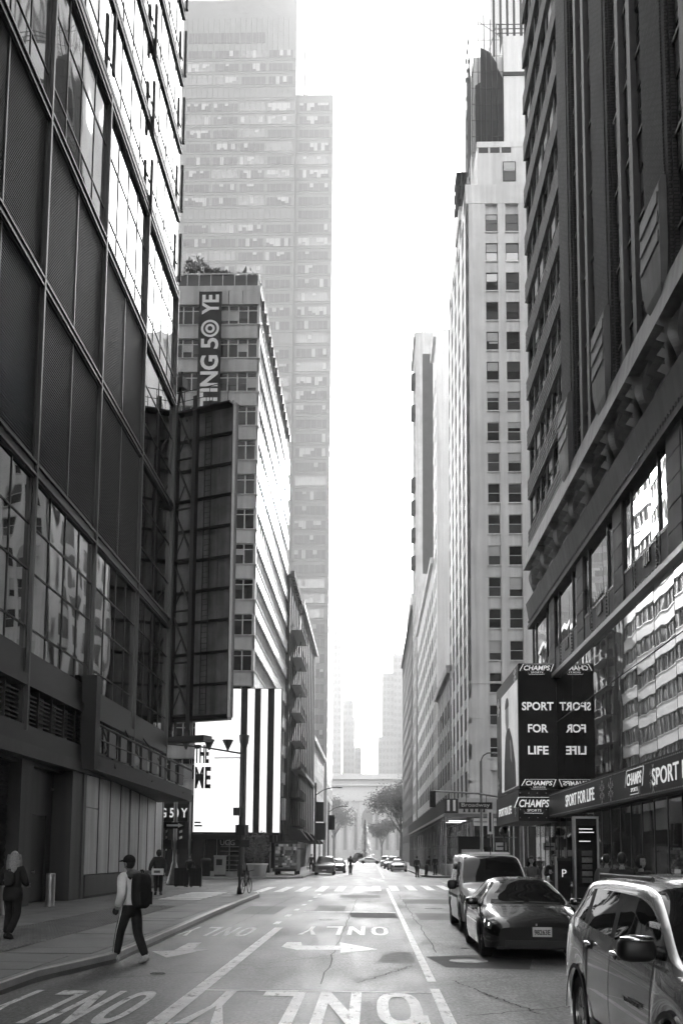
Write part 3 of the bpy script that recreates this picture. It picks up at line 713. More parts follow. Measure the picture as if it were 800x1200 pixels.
# banner with vertical lettering
BN = thing('vertical_banner', 'black vertical banner with white TING 50 YE lettering on the pale block', 'banner', (-13.6, 80.6, 30))
c = MB(); c.box(-.95, .95, -.09, .0, -2.0, 18.55); c.build('cloth', M['banner'], BN)
up_u = ZP; rd_up = (-1, 0, 0)
for txt, z, w, h in (('TING', 10.75, 4.4, 1.5), ('YE', 17.4, 1.75, 1.4)):
    text(txt, (0.02, -.105, z), ZP, XN, w, h, M['print_plain'], BN, 'lettering', bold=.03)
text('5', (0.02, -.105, 14.0), ZP, XN, .95, 1.45, M['print_plain'], BN, 'lettering', bold=.02)
def ring_mesh(r0, r1, n=28):
    mb = MB()
    for k in range(n):
        a, b = 2 * math.pi * k / n, 2 * math.pi * (k + 1) / n
        mb.face([(r0 * math.cos(a), 0, r0 * math.sin(a)), (r0 * math.cos(b), 0, r0 * math.sin(b)), (r1 * math.cos(b), 0, r1 * math.sin(b)), (r1 * math.cos(a), 0, r1 * math.sin(a))])
    return mb
o = ring_mesh(.56, .76).build('ring_emblem', M['print_plain'], BN); o.location = (0.02, -.108, 15.3)
o = ring_mesh(.2, .4).build('ring_emblem', M['print_plain'], BN); o.location = (0.02, -.108, 15.3)
# the white LED screen wrapped round the corner, with black stripes
LS = thing('led_screen', 'bright white street-corner LED screen with black vertical stripes and THE ME lettering', 'screen', (-10.5, 79.2, 3.5))
c = MB(); c.box(-3.35, 3.45, .05, .9, -.02, 11.3); c.build('cabinet', M['black'], LS)
for i in range(4):
    for j in range(12): piece('screen_module', Fac('F', .05), -3.3 + i * .8875 + .004, -3.3 + (i + 1) * .8875 - .004, .0, .05, .03 + j * .935 + .004, .03 + (j + 1) * .935 - .004, M['led_white'], LS)
xs = [.25, .78, 1.32, 1.82, 2.36, 2.88, 3.4]
for i in range(6):
    a, b_ = xs[i], xs[i + 1]
    c = MB(); c.box(a, b_, 0.0, .05, .03, 11.25); c.build('screen_stripe', M['led_dark'] if i % 2 == 0 else M['led_white'], LS)
text('THE', (-2.75, -.01, 6.1), XP, ZP, 1.15, 1.45, M['sign_black'], LS, bold=.04)
text('ME', (-2.62, -.01, 4.25), XP, ZP, 1.25, 1.7, M['sign_black'], LS, bold=.03)
for k in range(2): MB().box(-3.2, -2.6 - k * .1, -.012, 0, .45 + k * .25, .58 + k * .25).build('small_print', M['sign_black'], LS)
c = MB(); c.box(-3.3, 3.4, -.2, .3, -.18, -.05); c.build('bottom_rail', M['lmetal'], LS)
# shop front further left on the corner
SF = thing('corner_shop_front', 'glowing shop front with white digits behind the left street lamp', 'shop', (-15.2, 76.6, .15))
c = MB(); c.box(-3.2, 1.5, 0.3, 1.2, 0, 5.6); c.build('wall', M['black'], SF)
c = MB(); c.box(-3.2, 1.45, .05, .3, 4.1, 5.4); c.build('sign_board', M['sign_black'], SF)
text('G 50 Y', (.38, .03, 4.75), XP, ZP, 2.05, .72, M['print_white'], SF, bold=.02)
for k in range(6):
    c = MB(); c.hexa([(-1.0 + k * .001, .2, 1.6 + k * .45), (1.0, .2, 2.4 + k * .45), (1.0, .3, 2.4 + k * .45), (-1.0, .3, 1.6 + k * .45), (-1.0, .2, 1.78 + k * .45), (1.0, .2, 2.58 + k * .45), (1.0, .3, 2.58 + k * .45), (-1.0, .3, 1.78 + k * .45)])
    c.build('window_stripe', M['print_plain'], SF)
for i in range(4): c = MB(); c.box(-3.1 + i * 1.0, -2.2 + i * 1.0, .15, .28, .4, 3.6); c.build('shop_window', M['gl_dark'], SF)

# ================================================================== LEFT: BROWN BRICK BUILDINGS WITH FIRE ESCAPE
BB = thing('brown_brick_building', 'dark brick building with fire escape beyond the white striped office block', 'building')
FS2 = Fac('L', -9.2)
c = MB(); c.box(-30, -9.5, 112.1, 128, 0, 33.6); c.box(-30, -9.2, 112.1, 128, 32.6, 33.2); c.build('wall', M['brick2'], BB)
for k in range(9):
    for j in range(5):
        piece('window', FS2, 113.5 + j * 3, 115 + j * 3, -.27, -.22, 4.5 + k * 3.2, 6.5 + k * 3.2, M['gl_dark'], BB)
for j in range(6): piece('pilaster', FS2, 112.2 + j * 3, 113.1 + j * 3, -.3, .0, 4, 32.6, M['brick2'], BB)
c = MB()
for k in range(8):
    z = 5.0 + k * 3.2
    c.box(-9.2, -8.0, 115, 124, z, z + .06)
    for i in range(10): c.tube((-8.02, 115 + i, z), (-8.02, 115 + i, z + 1), .02, n=5)
    c.tube((-8.02, 115, z + 1), (-8.02, 124, z + 1), .025, n=5); c.tube((-8.6, 117, z), (-8.6, 121.5, z + 3.2), .06, n=5)
c.build('fire_escape', M['iron'], BB)
c = MB()
for i in range(12): c.box(-9.2, -8.75, 112.3 + i * 1.32, 112.8 + i * 1.32, 32.9, 33.6)
c.build('cornice_bracket', M['brick2'], BB)
B2 = thing('flat_topped_brick_building', 'dark pilastered building with small awnings beside the far left kerb', 'building')
c = MB(); c.box(-30, -9.5, 128.1, 162, 0, 34.2); c.build('wall', M['brick2'], B2)
for j in range(9): piece('pilaster', FS2, 128.4 + j * 4.1, 129.5 + j * 4.1, -.3, .06, 4, 33.5, M['terra'], B2)
for k in range(9):
    for j in range(8):
        piece('window', FS2, 130 + j * 4.1, 132 + j * 4.1, -.3, -.24, 4.6 + k * 3.2, 6.7 + k * 3.2, M['gl_dark'], B2)
piece('cornice', FS2, 128.1, 162, -.3, .5, 33.5, 34.2, M['terra'], B2)
piece('string_course', FS2, 128.1, 162, -.3, .35, 12.4, 12.8, M['terra'], B2)
for j in range(4):
    y = 114 + j * 12
    aw = thing('shop_awning', ('near dark box awning past the food truck', 'second dark awning of the far left shops', 'third dark awning of the far left shops', 'farthest dark awning of the left shops')[j], 'awning', (-9.15, y, 3.4), 0, 'awnings of the far left shops')
    c = MB(); c.hexa([(0, 0, 0), (2.2, 0, 0), (2.2, 3.4, 0), (0, 3.4, 0), (0, 0, 1.6), (1.3, 0, 1.1), (1.3, 3.4, 1.1), (0, 3.4, 1.6)]); c.build('awning_cover', M['black'], aw)
    c = MB(); c.tube((2.1, .1, -3.2), (2.1, .1, .05), .04); c.tube((2.1, 3.3, -3.2), (2.1, 3.3, .05), .04); c.build('awning_pole', M['iron'], aw)
PB = thing('pale_stone_building', 'pale sunlit stone building before the glass tower on the left', 'building')
c = MB(); c.box(-30, -9.6, 163, 205, 0, 21); c.build('wall', M['stone'], PB)
FS3 = Fac('L', -9.6)
for k in range(4):
    for j in range(9): piece('window', FS3, 165 + j * 4.3, 167.2 + j * 4.3, -.05, .02, 5 + k * 3.9, 7.4 + k * 3.9, M['gl_mid'], PB)
piece('cornice', FS3, 163, 205, 0, .5, 20.2, 21, M['stone'], PB)

# ================================================================== LEFT BACKGROUND: GLASS TOWER
GT = thing('glass_tower', 'tall hazy glass skyscraper with two stepped slabs and a roof mast behind the left block', 'skyscraper')
gt_glass = glass('tower_glass', 0.18, metal=0.6, rough=0.12)
gt_dark = mat('tower_dark_window', 0.06, 0.2, var=0.1, scale=.1)
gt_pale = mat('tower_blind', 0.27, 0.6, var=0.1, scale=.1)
c = MB(); c.box(-75, -21.8, 262, 300, 0, 240.6); c.build('main_slab', M['tow'], GT)
c = MB(); c.box(-21.8, -11.55, 263.5, 298, 0, 212.5); c.build('lower_slab', M['tow'], GT)
for nm, x0, x1, yb, ztop, nx in (('a', -60, -22.3, 262, 226, 5), ('b', -21.2, -12.1, 263.5, 211, 1)):
    Ft = Fac('F', yb); bay = (x1 - x0) / nx
    nf = int((ztop - 20) / 4.0); cnt = 0
    dg, pg, bars = MB(), MB(), MB()
    for k in range(nf):
        z = ztop - (k + 1) * 4.0
        for j in range(nx):
            a, b_ = x0 + j * bay + .45, x0 + (j + 1) * bay - .45
            if k % 9 == 3 and nm == 'a': continue
            piece('window_band', Ft, a, b_, .0, .06, z + .7, z + 3.0, gt_dark if rnd.random() < .72 else gt_glass, GT)
            u = a
            while u < b_ - .9:
                w = 1.0
                if rnd.random() < (.2 if (k * 7 + j * 3) % 5 else .75):
                    hh = rnd.choice((.7, 1.2, 1.7, 2.3)); Ft.box(pg, u, u + w, .06, .10, z + 3.0 - hh, z + 3.0)
                u += w
        Ft.box(bars, x0 - .4, x1 + .4, .0, .14, z - .12, z + .02); Ft.box(bars, x0 - .4, x1 + .4, .0, .12, z + .6, z + .66)
    i = 0
    while x0 + i * 1.5 <= x1: Ft.box(bars, x0 + i * 1.5 - .06, x0 + i * 1.5 + .06, .0, .17, 10, ztop + 9 if nm == 'a' else ztop); i += 1
    tag(pg.build('window_blind', gt_pale, GT), kind='stuff')
    tag(bars.build('facade_grid', M['tow'], GT), kind='stuff')
Ft = Fac('F', 262)
for i in range(12): piece('plant_louvre', Ft, -52.0 + i * 1.8, -50.4 + i * 1.8, .0, .1, 227.2, 230.4, gt_dark, GT)
c = MB(); c.tube((-20.3, 275, 212), (-20.3, 275, 236), .28); c.tube((-19.6, 275, 212), (-19.6, 275, 228), .15); c.build('mast', M['galv'], GT)
bars = MB()
FsT = Fac('L', -11.55)
for k in range(48): FsT.box(bars, 263.5, 298, 0, .12, 16 + k * 4, 17.2 + k * 4)
tag(bars.build('side_spandrel', M['white'], GT), kind='stuff')

# ================================================================== FAR END: LIBRARY, TOWERS
LI = thing('columned_library', 'pale stone library with arched window and deep cornice closing the far street end', 'building')
FL = Fac('F', 430)
c = MB(); c.box(-60, 60, 430, 470, 0, 24.5); c.box(-58, 58, 431, 470, 24.5, 33.5); c.build('wall', M['farstone'], LI)
for z0, z1, w in ((33.5, 35.8, 1.4), (24.2, 25.6, .9), (30.8, 31.6, .5)): piece('cornice', FL, -60, 60, -2, w, z0, z1, M['farstone'], LI)
for i in range(27): piece('pilaster', FL, -58 + i * 4.4, -56.4 + i * 4.4, 0, .7, 2, 24, M['farstone'], LI)
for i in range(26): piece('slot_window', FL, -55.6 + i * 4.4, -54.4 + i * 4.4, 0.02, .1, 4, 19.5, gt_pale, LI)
for cx in (-13.5, 8.5 - 10.3, 10):
    mb = MB(); pts = [(cx - 1.9, 13)] + [(cx - 1.9 * math.cos(math.pi * k / 12), 19 + 1.9 * math.sin(math.pi * k / 12)) for k in range(13)] + [(cx + 1.9, 13)]
    mb.face([(x, 429.15, z) for x, z in pts]); mb.box(cx - 2.2, cx - 1.9, 429.0, 429.4, 13, 19); mb.box(cx + 1.9, cx + 2.2, 429.0, 429.4, 13, 19); mb.build('arched_window', gt_pale, LI)
gt_pale2 = mat('far_hazed_window', 0.2, 0.5, var=0.2, scale=.1)  # windows coloured lighter to stand in for haze over the distance
def far_tower(label, boxes, spires=(), win=True, y=600, m=None):
    t = thing('far_skyscraper', label, 'skyscraper', (0, 0, 0), 0, 'hazy skyscrapers beyond the library')
    mb = MB()
    for i, (x0, x1, z1, d) in enumerate(boxes): mb.box(x0, x1, y + d, y + d + 18, 0, z1)
    mb.build('wall', m or M['fartower'], t)
    wb = MB()
    for (x0, x1, z1, d) in boxes:
        n = max(2, int((x1 - x0) / 2.2)); st = (x1 - x0) / n
        for k in range(int((z1 - 36) / 4.2)):
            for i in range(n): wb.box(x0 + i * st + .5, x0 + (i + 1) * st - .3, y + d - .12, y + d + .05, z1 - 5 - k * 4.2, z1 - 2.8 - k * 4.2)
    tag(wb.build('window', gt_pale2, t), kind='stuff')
    for k, (x, z0, z1) in enumerate(spires): MB().tube((x, y + 8, z0), (x, y + 8, z1), .8, .1, n=6).build('spire', m or M['fartower'], t)
far_tower('slim hazy tower right beside the glass skyscraper', [(-30, -18.2, 137, 0)], y=600)
far_tower('hazy stepped tower left of the gap over the library', [(-18.0, -11.8, 96.5, 4), (-17.5, -10.6, 86, 3)], y=620)
far_tower('lowest hazy block just left of the sky gap above the library', [(-12.5, -6.6, 69, 0)], y=640)
far_tower('hazy broad tower with two thin spires right of the sky gap', [(6.2, 30, 112, 4), (12.8, 20.2, 123.5, 3)], [(13.9, 123.5, 132), (19.4, 123.5, 132)], y=610)
far_tower('low hazy block in front of the spired tower', [(3.7, 14.8, 71.5, 0)], y=602)
# ================================================================== RIGHT: PALE TOWER ACROSS BROADWAY
PT = thing('pale_stone_tower', 'pale stone tower with paired sash windows behind the sidewalk shed', 'building')
FF = Fac('F', 95.0); FS = Fac('R', 9.0)
c = MB(); c.box(9.35, 34, 95.35, 117, 0, 67.6); c.box(10.35, 34, 96.4, 115.5, 67.6, 73.2); c.build('wall', M['stone'], PT)
XW = [(11.28, 12.22), (12.92, 14.2), (15.2, 16.3)]
XE = [9.0, 11.28, 12.22, 12.92, 14.0, 15.2, 16.3, 34]
PIT = 3.06; nfl = 19
zt0 = 64.85
zrow = [(zt0 - k * PIT - 1.9, zt0 - k * PIT) for k in range(nfl)]
for a, b_ in ((9.0, 10.95), (12.15, 12.9), (14.2, 15.2), (16.4, 34)): piece('pier', FF, a, b_, -.34, .0, 0.15, 67.6, M['stone'], PT)
def sash(w, h, m_):
    key = ('sash', round(w, 2), round(h, 2), m_.name)
    if key not in CACHE:
        mb = MB(); hw, hh = w / 2, h / 2
        mb.box(-hw, -hw + .07, -.04, .04, -hh, hh); mb.box(hw - .07, hw, -.04, .04, -hh, hh)
        for z in (-hh, -.035, hh - .07): mb.box(-hw + .07, hw - .07, -.04, .05, z, z + .07)
        CACHE[key] = mb.mesh('window', m_)
    return CACHE[key]
def sash_window(fac, u0, u1, z0, z1, w, parent, fm, rotz=0.0):
    win = obj('window', sash(u1 - u0, z1 - z0, fm), parent, fac.p((u0 + u1) / 2, w, (z0 + z1) / 2)); win.rotation_euler = (0, 0, rotz)
    for s in (0, 1):
        h = (z1 - z0) / 2 - .08; r = rnd.random()
        gm = M['gl_dark'] if r < .4 else (M['gl_mid'] if r < .75 else M['gl_left'])
        key = ('pane', round(u1 - u0, 2), round(h, 2), gm.name)
        if key not in CACHE: CACHE[key] = MB().box(-(u1 - u0) / 2 + .07, (u1 - u0) / 2 - .07, -.012, .012, -h / 2, h / 2).mesh('pane', gm)
        p = obj('pane', CACHE[key], win, (0, .01 if s else -.01, (s - .5) * (z1 - z0) / 2)); p.rotation_euler = (rnd.gauss(0, .012), 0, rnd.gauss(0, .012))
    r = rnd.random()
    if r < .4:
        hh = rnd.choice((.5, .8, 1.1)); key = ('bl', round(u1 - u0, 2), hh)
        if key not in CACHE: CACHE[key] = MB().box(-(u1 - u0) / 2 + .08, (u1 - u0) / 2 - .08, -.028, -.02, -hh, 0).mesh('blind', M['blind'])
        obj('blind', CACHE[key], win, (0, 0, (z1 - z0) / 2 - .08))
    return win
for k, (z0, z1) in enumerate(zrow):
    if z0 < 9: break
    for (a, b_) in ((10.95, 12.15), (12.9, 14.2), (15.2, 16.4)):
        sash_window(FF, a, b_, z0, z1, -.2, PT, M['dframe'] if k < 6 else M['frame'])
        nz = zrow[k + 1][1]
        piece('spandrel', FF, a, b_, -.34, -.08, nz, z0 - .1, M['stone'], PT); piece('sill', FF, a - .03, b_ + .03, -.34, .05, z0 - .1, z0, M['stone'], PT)
piece('parapet', FF, 9.0, 34, -.5, .03, 65.9, 67.9, M['stone'], PT)
piece('stone_band', FF, 9.0, 34, -.3, .05, 17.9, 18.1, M['stone'], PT)
for z in (12.2, 14.6, 6.6, 8.8): piece('stone_joint_course', FF, 9.0, 10.94, -.3, .025, z, z + 1.9, M['stone'], PT)
# fluted street side
for i in range(5):
    y = 95.0 + i * 4.6
    piece('fluted_pilaster', FS, y, y + 1.9, -.3, .0, .15, 67.6, M['stone2'], PT)
    wb = MB(); sb = MB()
    for k, (z0, z1) in enumerate(zrow):
        FS.box(wb, y + 1.9, y + 4.6, -.33, -.05, z0 - .2, z1 + .1)
        FS.box(sb, y + 1.9, y + 4.6, -.34, -.04, z0 - (PIT - 1.9) + .1, z0 - .2)
    wb.build('window_strip', M['far_win'], PT); sb.build('spandrel_strip', M['stone'], PT)
c = MB(); c.box(9.0, 9.34, 95.36, 117, 65.5, 67.7); c.build('parapet', M['stone'], PT)
# setback storey
FB = Fac('F', 96.4)
sash_window(FB, 12.9, 14.2, 69.2, 71.3, .03, PT, M['dframe']); sash_window(FB, 12.9, 14.2, 67.62, 68.4, .03, PT, M['dframe'])
for i in range(3): piece('parapet_grille', FB, 10.5 + i * 1.15, 11.45 + i * 1.15, -.2, .04, 72.3, 72.85, M['lbeam'], PT)
piece('parapet', FB, 10.3, 34, -.3, .03, 72.9, 73.5, M['stone'], PT)
c = MB(); c.box(13.3, 34, 98, 114, 73.2, 86.5); c.box(10.3, 13.3, 99.0, 113, 73.2, 85); c.build('upper_shaft', M['stone2'], PT)
c = MB(); c.box(13.3, 34, 97.9, 98.2, 82.0, 82.4); c.build('shaft_ledge', M['lbeam'], PT)
c = MB(); c.box(12.85, 34, 105, 116, 86.5, 130); c.build('top_shaft', M['stone2'], PT)
FT = Fac('F', 105)
for i in range(9): piece('window_slot', FT, 13.1 + i * .75, 13.35 + i * .75, .0, .05, 88, 129, M['gl_dark'], PT)
rl = MB()
for i in range(12): rl.tube((12.9 + i * .8, 98.1, 86.5), (12.9 + i * .8, 98.1, 87.9), .035, n=5)
for z in (86.9, 87.4, 87.9): rl.box(12.7, 24, 98.07, 98.13, z - .03, z + .03)
rl.build('roof_railing', M['iron'], PT)
SC = thing('netted_scaffold', 'dark torn scaffold netting wrapped round the top of the pale stone tower', 'scaffold', (9.9, 97.4, 68))
c = MB()
for i in range(5):
    x0, x1 = .5 + i * .58, .5 + i * .58 + .56; t0, t1 = (13.2, 17.5, 17.2, 16.6, 15.2)[i], (13.6, 17.2, 16.8, 15.6, 13.9)[i]
    c.hexa([(x0, .9, 5.8), (x1, .9, 5.8), (x1, .95, 5.8), (x0, .95, 5.8), (x0, .9, t0), (x1, .9, t1), (x1, .95, t1), (x0, .95, t0)])
c.box(.0, .06, 1.0, 4.5, 5.6, 16.5); c.build('netting', M['net'], SC)
po = MB()
for i in range(6): po.tube((.15 + i * .64, .75, 5.2), (.15 + i * .64, .75, 21.5 - abs(i - 1.2) * .55), .04, n=6)
for i in range(4): po.tube((-.1, .8 + i * 1.3, -1), (-.1, .8 + i * 1.3, 20.2), .05, n=6)
for k in range(9): po.tube((.1, .75, 5.6 + k * 1.8), (3.4, .75, 5.6 + k * 1.8), .025, n=6); po.tube((-.1, .8, 1 + k * 2.2), (-.1, 4.8, 1 + k * 2.2), .03, n=6)
po.tube((.1, .75, 20.9), (3.4, .75, 18.4), .03, n=6); po.tube((.9, .75, 17), (.75, .75, 22.4), .03, n=6); po.tube((.2, .75, 14), (1.0, .75, 21.2), .03); po.tube((1.8, .75, 16.5), (2.7, .75, 19.7), .03)
po.build('pole_frame', M['iron'], SC)
SC2 = thing('small_roof_scaffold', 'small open scaffold on the lower roof edge of the pale tower', 'scaffold', (8.4, 99, 67.8))
po = MB()
for i in range(3):
    for j in range(3): po.tube((.1 + i * .5, j * 1.5, 0), (.1 + i * .5, j * 1.5, 4.4), .05, n=6)
for z in (1.3, 2.8, 4.2): po.box(.05, 1.2, -.03, 3.1, z, z + .07)
po.tube((.1, 0, 0), (1.1, 0, 4.2), .03, n=6); po.tube((1.1, 0, .5), (.1, 0, 3), .03, n=6); po.build('pole_frame', M['iron'], SC2)
mb = MB(); mb.box(.4, 2.4, 1, 6, -.3, 1.2); mb.build('deck', M['stone'], SC2)
# neighbours further along the right side
def strip_building(name, label, x, y0, y1, h, m, nb, fl=3.6, back=26, win='far_win', front=True):
    t = thing(name, label, 'building'); mb = MB(); mb.box(x, x + back, y0, y1, 0, h); mb.build('wall', m, t)
    f = Fac('R', x); st = (y1 - y0) / nb
    for i in range(nb):
        wb = MB()
        for k in range(int((h - 9) / fl)): f.box(wb, y0 + i * st + .6, y0 + (i + 1) * st - .4, -.02, .03, 7 + k * fl, 7 + k * fl + fl * .58)
        wb.build('window_strip', M[win], t); piece('pilaster', f, y0 + i * st - .3, y0 + i * st + .35, -.1, .06, 5, h - 1, m, t)
    piece('cornice', f, y0, y1, -.1, .45, h - 1.1, h - .2, m, t)
    return t
N1 = strip_building('slim_pale_building', 'slim pale building with rooftop cross-shaped aerial next along the right side', 9.0, 140, 148, 77, M['stone2'], 3)
strip_building('low_infill_building', 'low pale building squeezed between the pale tower and its slim neighbour', 9.0, 117.2, 139.8, 24, M['stone'], 5)
c = MB(); c.tube((10.0, 142, 77), (10.0, 142, 80), .07); c.tube((8.8, 142, 78.9), (11.2, 142, 78.9), .05); c.build('aerial', M['iron'], N1)
strip_building('ornate_low_building', 'lower ornate pale building between the two right-hand towers', 9.0, 148.2, 200, 46, M['stone'], 9)
N3 = strip_building('brown_banded_tower', 'tall grey tower with dark centre panel and crane-like rig on its side', 9.0, 208, 224, 113, M['concrete'], 4)
f3 = Fac('F', 208)
piece('dark_panel', f3, 10.4, 12.7, -.1, .06, 60, 108, M['brick2'], N3); piece('dark_panel', f3, 13.5, 20, -.1, .06, 60, 108, M['brick2'], N3)
for i in range(14): piece('roof_post', f3, 9.0 + i * .6, 9.2 + i * .6, -.2, .05, 113, 114.5, M['concrete'], N3)
for z in (62, 68, 74, 79, 95, 102): c = MB(); c.box(8.1, 9.0, 209, 213, z, z + 2.2); c.tube((8.3, 209, z), (7.6, 209.5, z + 3), .1); c.build('facade_rig', M['iron'], N3)
strip_building('long_brown_building', 'long brown cornice building at the far right end of the street', 9.0, 226, 300, 58, M['brick2'], 16)
c = thing('rooftop_bulkhead_building', 'narrow hazy building rising over the far right cornice', 'building'); MB().box(10, 24, 262, 290, 58, 70).build('wall', M['concrete'], c)
# ================================================================== RIGHT: DARK BRICK BUILDING WITH SHOP SIGNS
RB = thing('dark_brick_building', 'dark brick building with carved piers over a mirror glass shop front on the right', 'building')
F = Fac('R', 9.0)
c = MB(); c.box(9.7, 40, -30, 57.1, 0.1, 82); c.build('wall', M['brick'], RB)
MODS = [15.1, 22.3, 29.5, 36.75, 44.0]
YE = 57.4
# shop floor: dark glass
for i in range(24):
    a = 21.4 + i * 1.5
    piece('shop_window', F, a + .03, a + 1.47, -.16, -.12, .5, 3.7, M['gl_shop'], RB, .0025)
    piece('mullion', F, a - .03, a + .03, -.45, -.1, .15, 3.7, M['lmetal'], RB)
piece('shop_plinth', F, -30, YE, -.6, -.3, .14, .5, M['black'], RB)
piece('shop_lintel', F, -30, YE, -.6, -.05, 3.7, 4.85, M['black'], RB)
piece('soffit_lightbox', F, 46, 57, -.5, -.2, 2.6, 3.0, M['sign_grey'], RB)
# mirror glass front
n = 16; st = (YE - 21.4) / n
for i in range(n):
    a = 21.4 + i * st
    for z0, z1 in ((4.86, 8.40), (8.44, 10.6)): piece('mirror_panel', F, a + .022, a + st - .022, -.12, -.06, z0, z1, M['gl_store'], RB, .0016)
piece('panel_joint', F, 21.4, YE, -.2, -.055, 8.40, 8.44, M['black'], RB)
piece('shop_backing', F, -30, YE, -.6, -.13, 4.86, 10.6, M['black'], RB)
piece('ledge', F, -30, YE + .1, -.5, .16, 10.62, 10.82, M['ledge'], RB)
# first ornamented storey
piece('wall_band', F, -30, YE, -.6, -.25, 10.83, 14.7, M['black'], RB)
sp_studs = MB()
for j in range(8): sp_studs.box(-.05, .0, -1.25 + j * .36, -1.14 + j * .36, -.45, -.36)
for j in range(4): sp_studs.box(-.06, .0, -.6 + j * .22, -.48 + j * .22, .02, .5)
for j in range(7): sp_studs.box(-.05, .0, -1.4, -1.3, -.35 + j * .15, -.28 + j * .15); sp_studs.box(-.05, .0, 1.3, 1.4, -.35 + j * .15, -.28 + j * .15)
sp_me = sp_studs.mesh('stud_ornament', M['lmetal'])
for mi, y in enumerate([15.0, 22.1, 29.2, 36.2, 43.1, 50.0]):
    for k in range(5): piece('pier_block', F, y, y + 1.4, -.4, .02, 10.83 + k * .775, 10.83 + k * .775 + .74, M['terra'], RB)
    a = y + 1.45
    for (u0, u1, kind) in ((a, a + .95, 'n'), (a + 1.05, a + 4.35, 'w'), (a + 4.45, a + 5.5, 'n')):
        gm = M['gl_store'] if kind == 'w' else (M['gl_left'] if rnd.random() < .7 else M['gl_dark'])
        if kind == 'w':
            um = (u0 + u1) / 2
            for p0, p1 in ((u0, u0 + .95), (u0 + 1.0, u1)): piece('window_pane', F, p0, p1, -.1, -.07, 12.05, 14.5, gm, RB, .004)
        else:
            piece('window_pane', F, u0, u1, -.1, -.07, 13.2, 14.5, gm, RB, .004); piece('window_pane', F, u0, u1, -.1, -.07, 12.05, 13.15, M['gl_dark'], RB, .004)
        piece('spandrel_panel', F, u0, u1, -.22, -.04, 10.86, 11.92, M['terral'], RB)
        piece('sill', F, u0, u1, -.22, -.02, 11.92, 12.03, M['lmetal'], RB)
        if kind == 'w': obj('stud_ornament', sp_me, RB, (9.04, (u0 + u1) / 2, 11.4))
        for u in (u0 - .08, u1): piece('window_post', F, u, u + .08, -.22, -.01, 10.83, 14.7, M['lmetal'], RB)
# frieze, carved band, pale band
c = MB(); c.hexa([(8.95, -30, 14.7), (9.6, -30, 14.7), (9.6, YE, 14.7), (8.95, YE, 14.7), (8.72, -30, 16.1), (9.6, -30, 16.1), (9.6, YE, 16.1), (8.72, YE, 16.1)]); c.build('frieze', M['terra'], RB)
piece('frieze_foot', F, -30, YE + .05, -.4, .2, 14.66, 14.86, M['terra'], RB)
dm = MB()
for i in range(130): F.box(dm, 22 + i * .27, 22.12 + i * .27, .2, .24, 14.9, 15.02)
tag(dm.build('bead_row', M['black'], RB), kind='stuff')
piece('band_recess', F, -30, YE, -.6, -.28, 16.1, 18.1, M['black'], RB)
def leafy(side):
    mb = MB(); n = 14
    ring_ = []
    for k in range(n + 1):
        t = k / n; w = .16 + .34 * math.sin(math.pi * min(1, t * 1.15 + .05)) ; off = .22 * math.sin(math.pi * 2 * t) * side; d = .1 + .45 * math.sin(math.pi * t) ** .7
        ring_.append([(0, off - w, -1 + 2 * t), (-d, off + side * .12, -1 + 2 * t), (0, off + w, -1 + 2 * t)])
    for k in range(n):
        for j in range(2): mb.face([ring_[k][j], ring_[k][j + 1], ring_[k + 1][j + 1], ring_[k + 1][j]][::-1])
    return mb
lfA = leafy(1).mesh('carved_leaf', M['terral'], True); lfB = leafy(-1).mesh('carved_leaf', M['terral'], True)
fin = MB(); fin.box(-.35, .1, -.62, .62, -1, 1)
for k in range(4): fin.hexa([(-.35, -.62, -.8 + k * .5), (-.6, -.62, -.7 + k * .5), (-.6, .62, -.7 + k * .5), (-.35, .62, -.8 + k * .5), (-.35, -.62, -.5 + k * .5), (-.42, -.62, -.45 + k * .5), (-.42, .62, -.45 + k * .5), (-.35, .62, -.5 + k * .5)])
fin_me = fin.mesh('carved_block', M['terral'])
y = 22.6; k = 0
while y < YE - .5:
    ph = k % 3
    if ph == 0: obj('carved_block', fin_me, RB, (9.12, y, 17.1))
    else: obj('carved_leaf', lfA if ph == 1 else lfB, RB, (9.22, y, 17.1))
    y += 1.22 * (1.15 if ph == 0 else 1.0); k += 1
c = MB(); c.hexa([(8.62, -30, 18.1), (9.6, -30, 18.1), (9.6, YE + .1, 18.1), (8.62, YE + .1, 18.1), (8.78, -30, 19.2), (9.6, -30, 19.2), (9.6, YE + .1, 19.2), (8.78, YE + .1, 19.2)]); c.build('pale_band', M['terral'], RB)
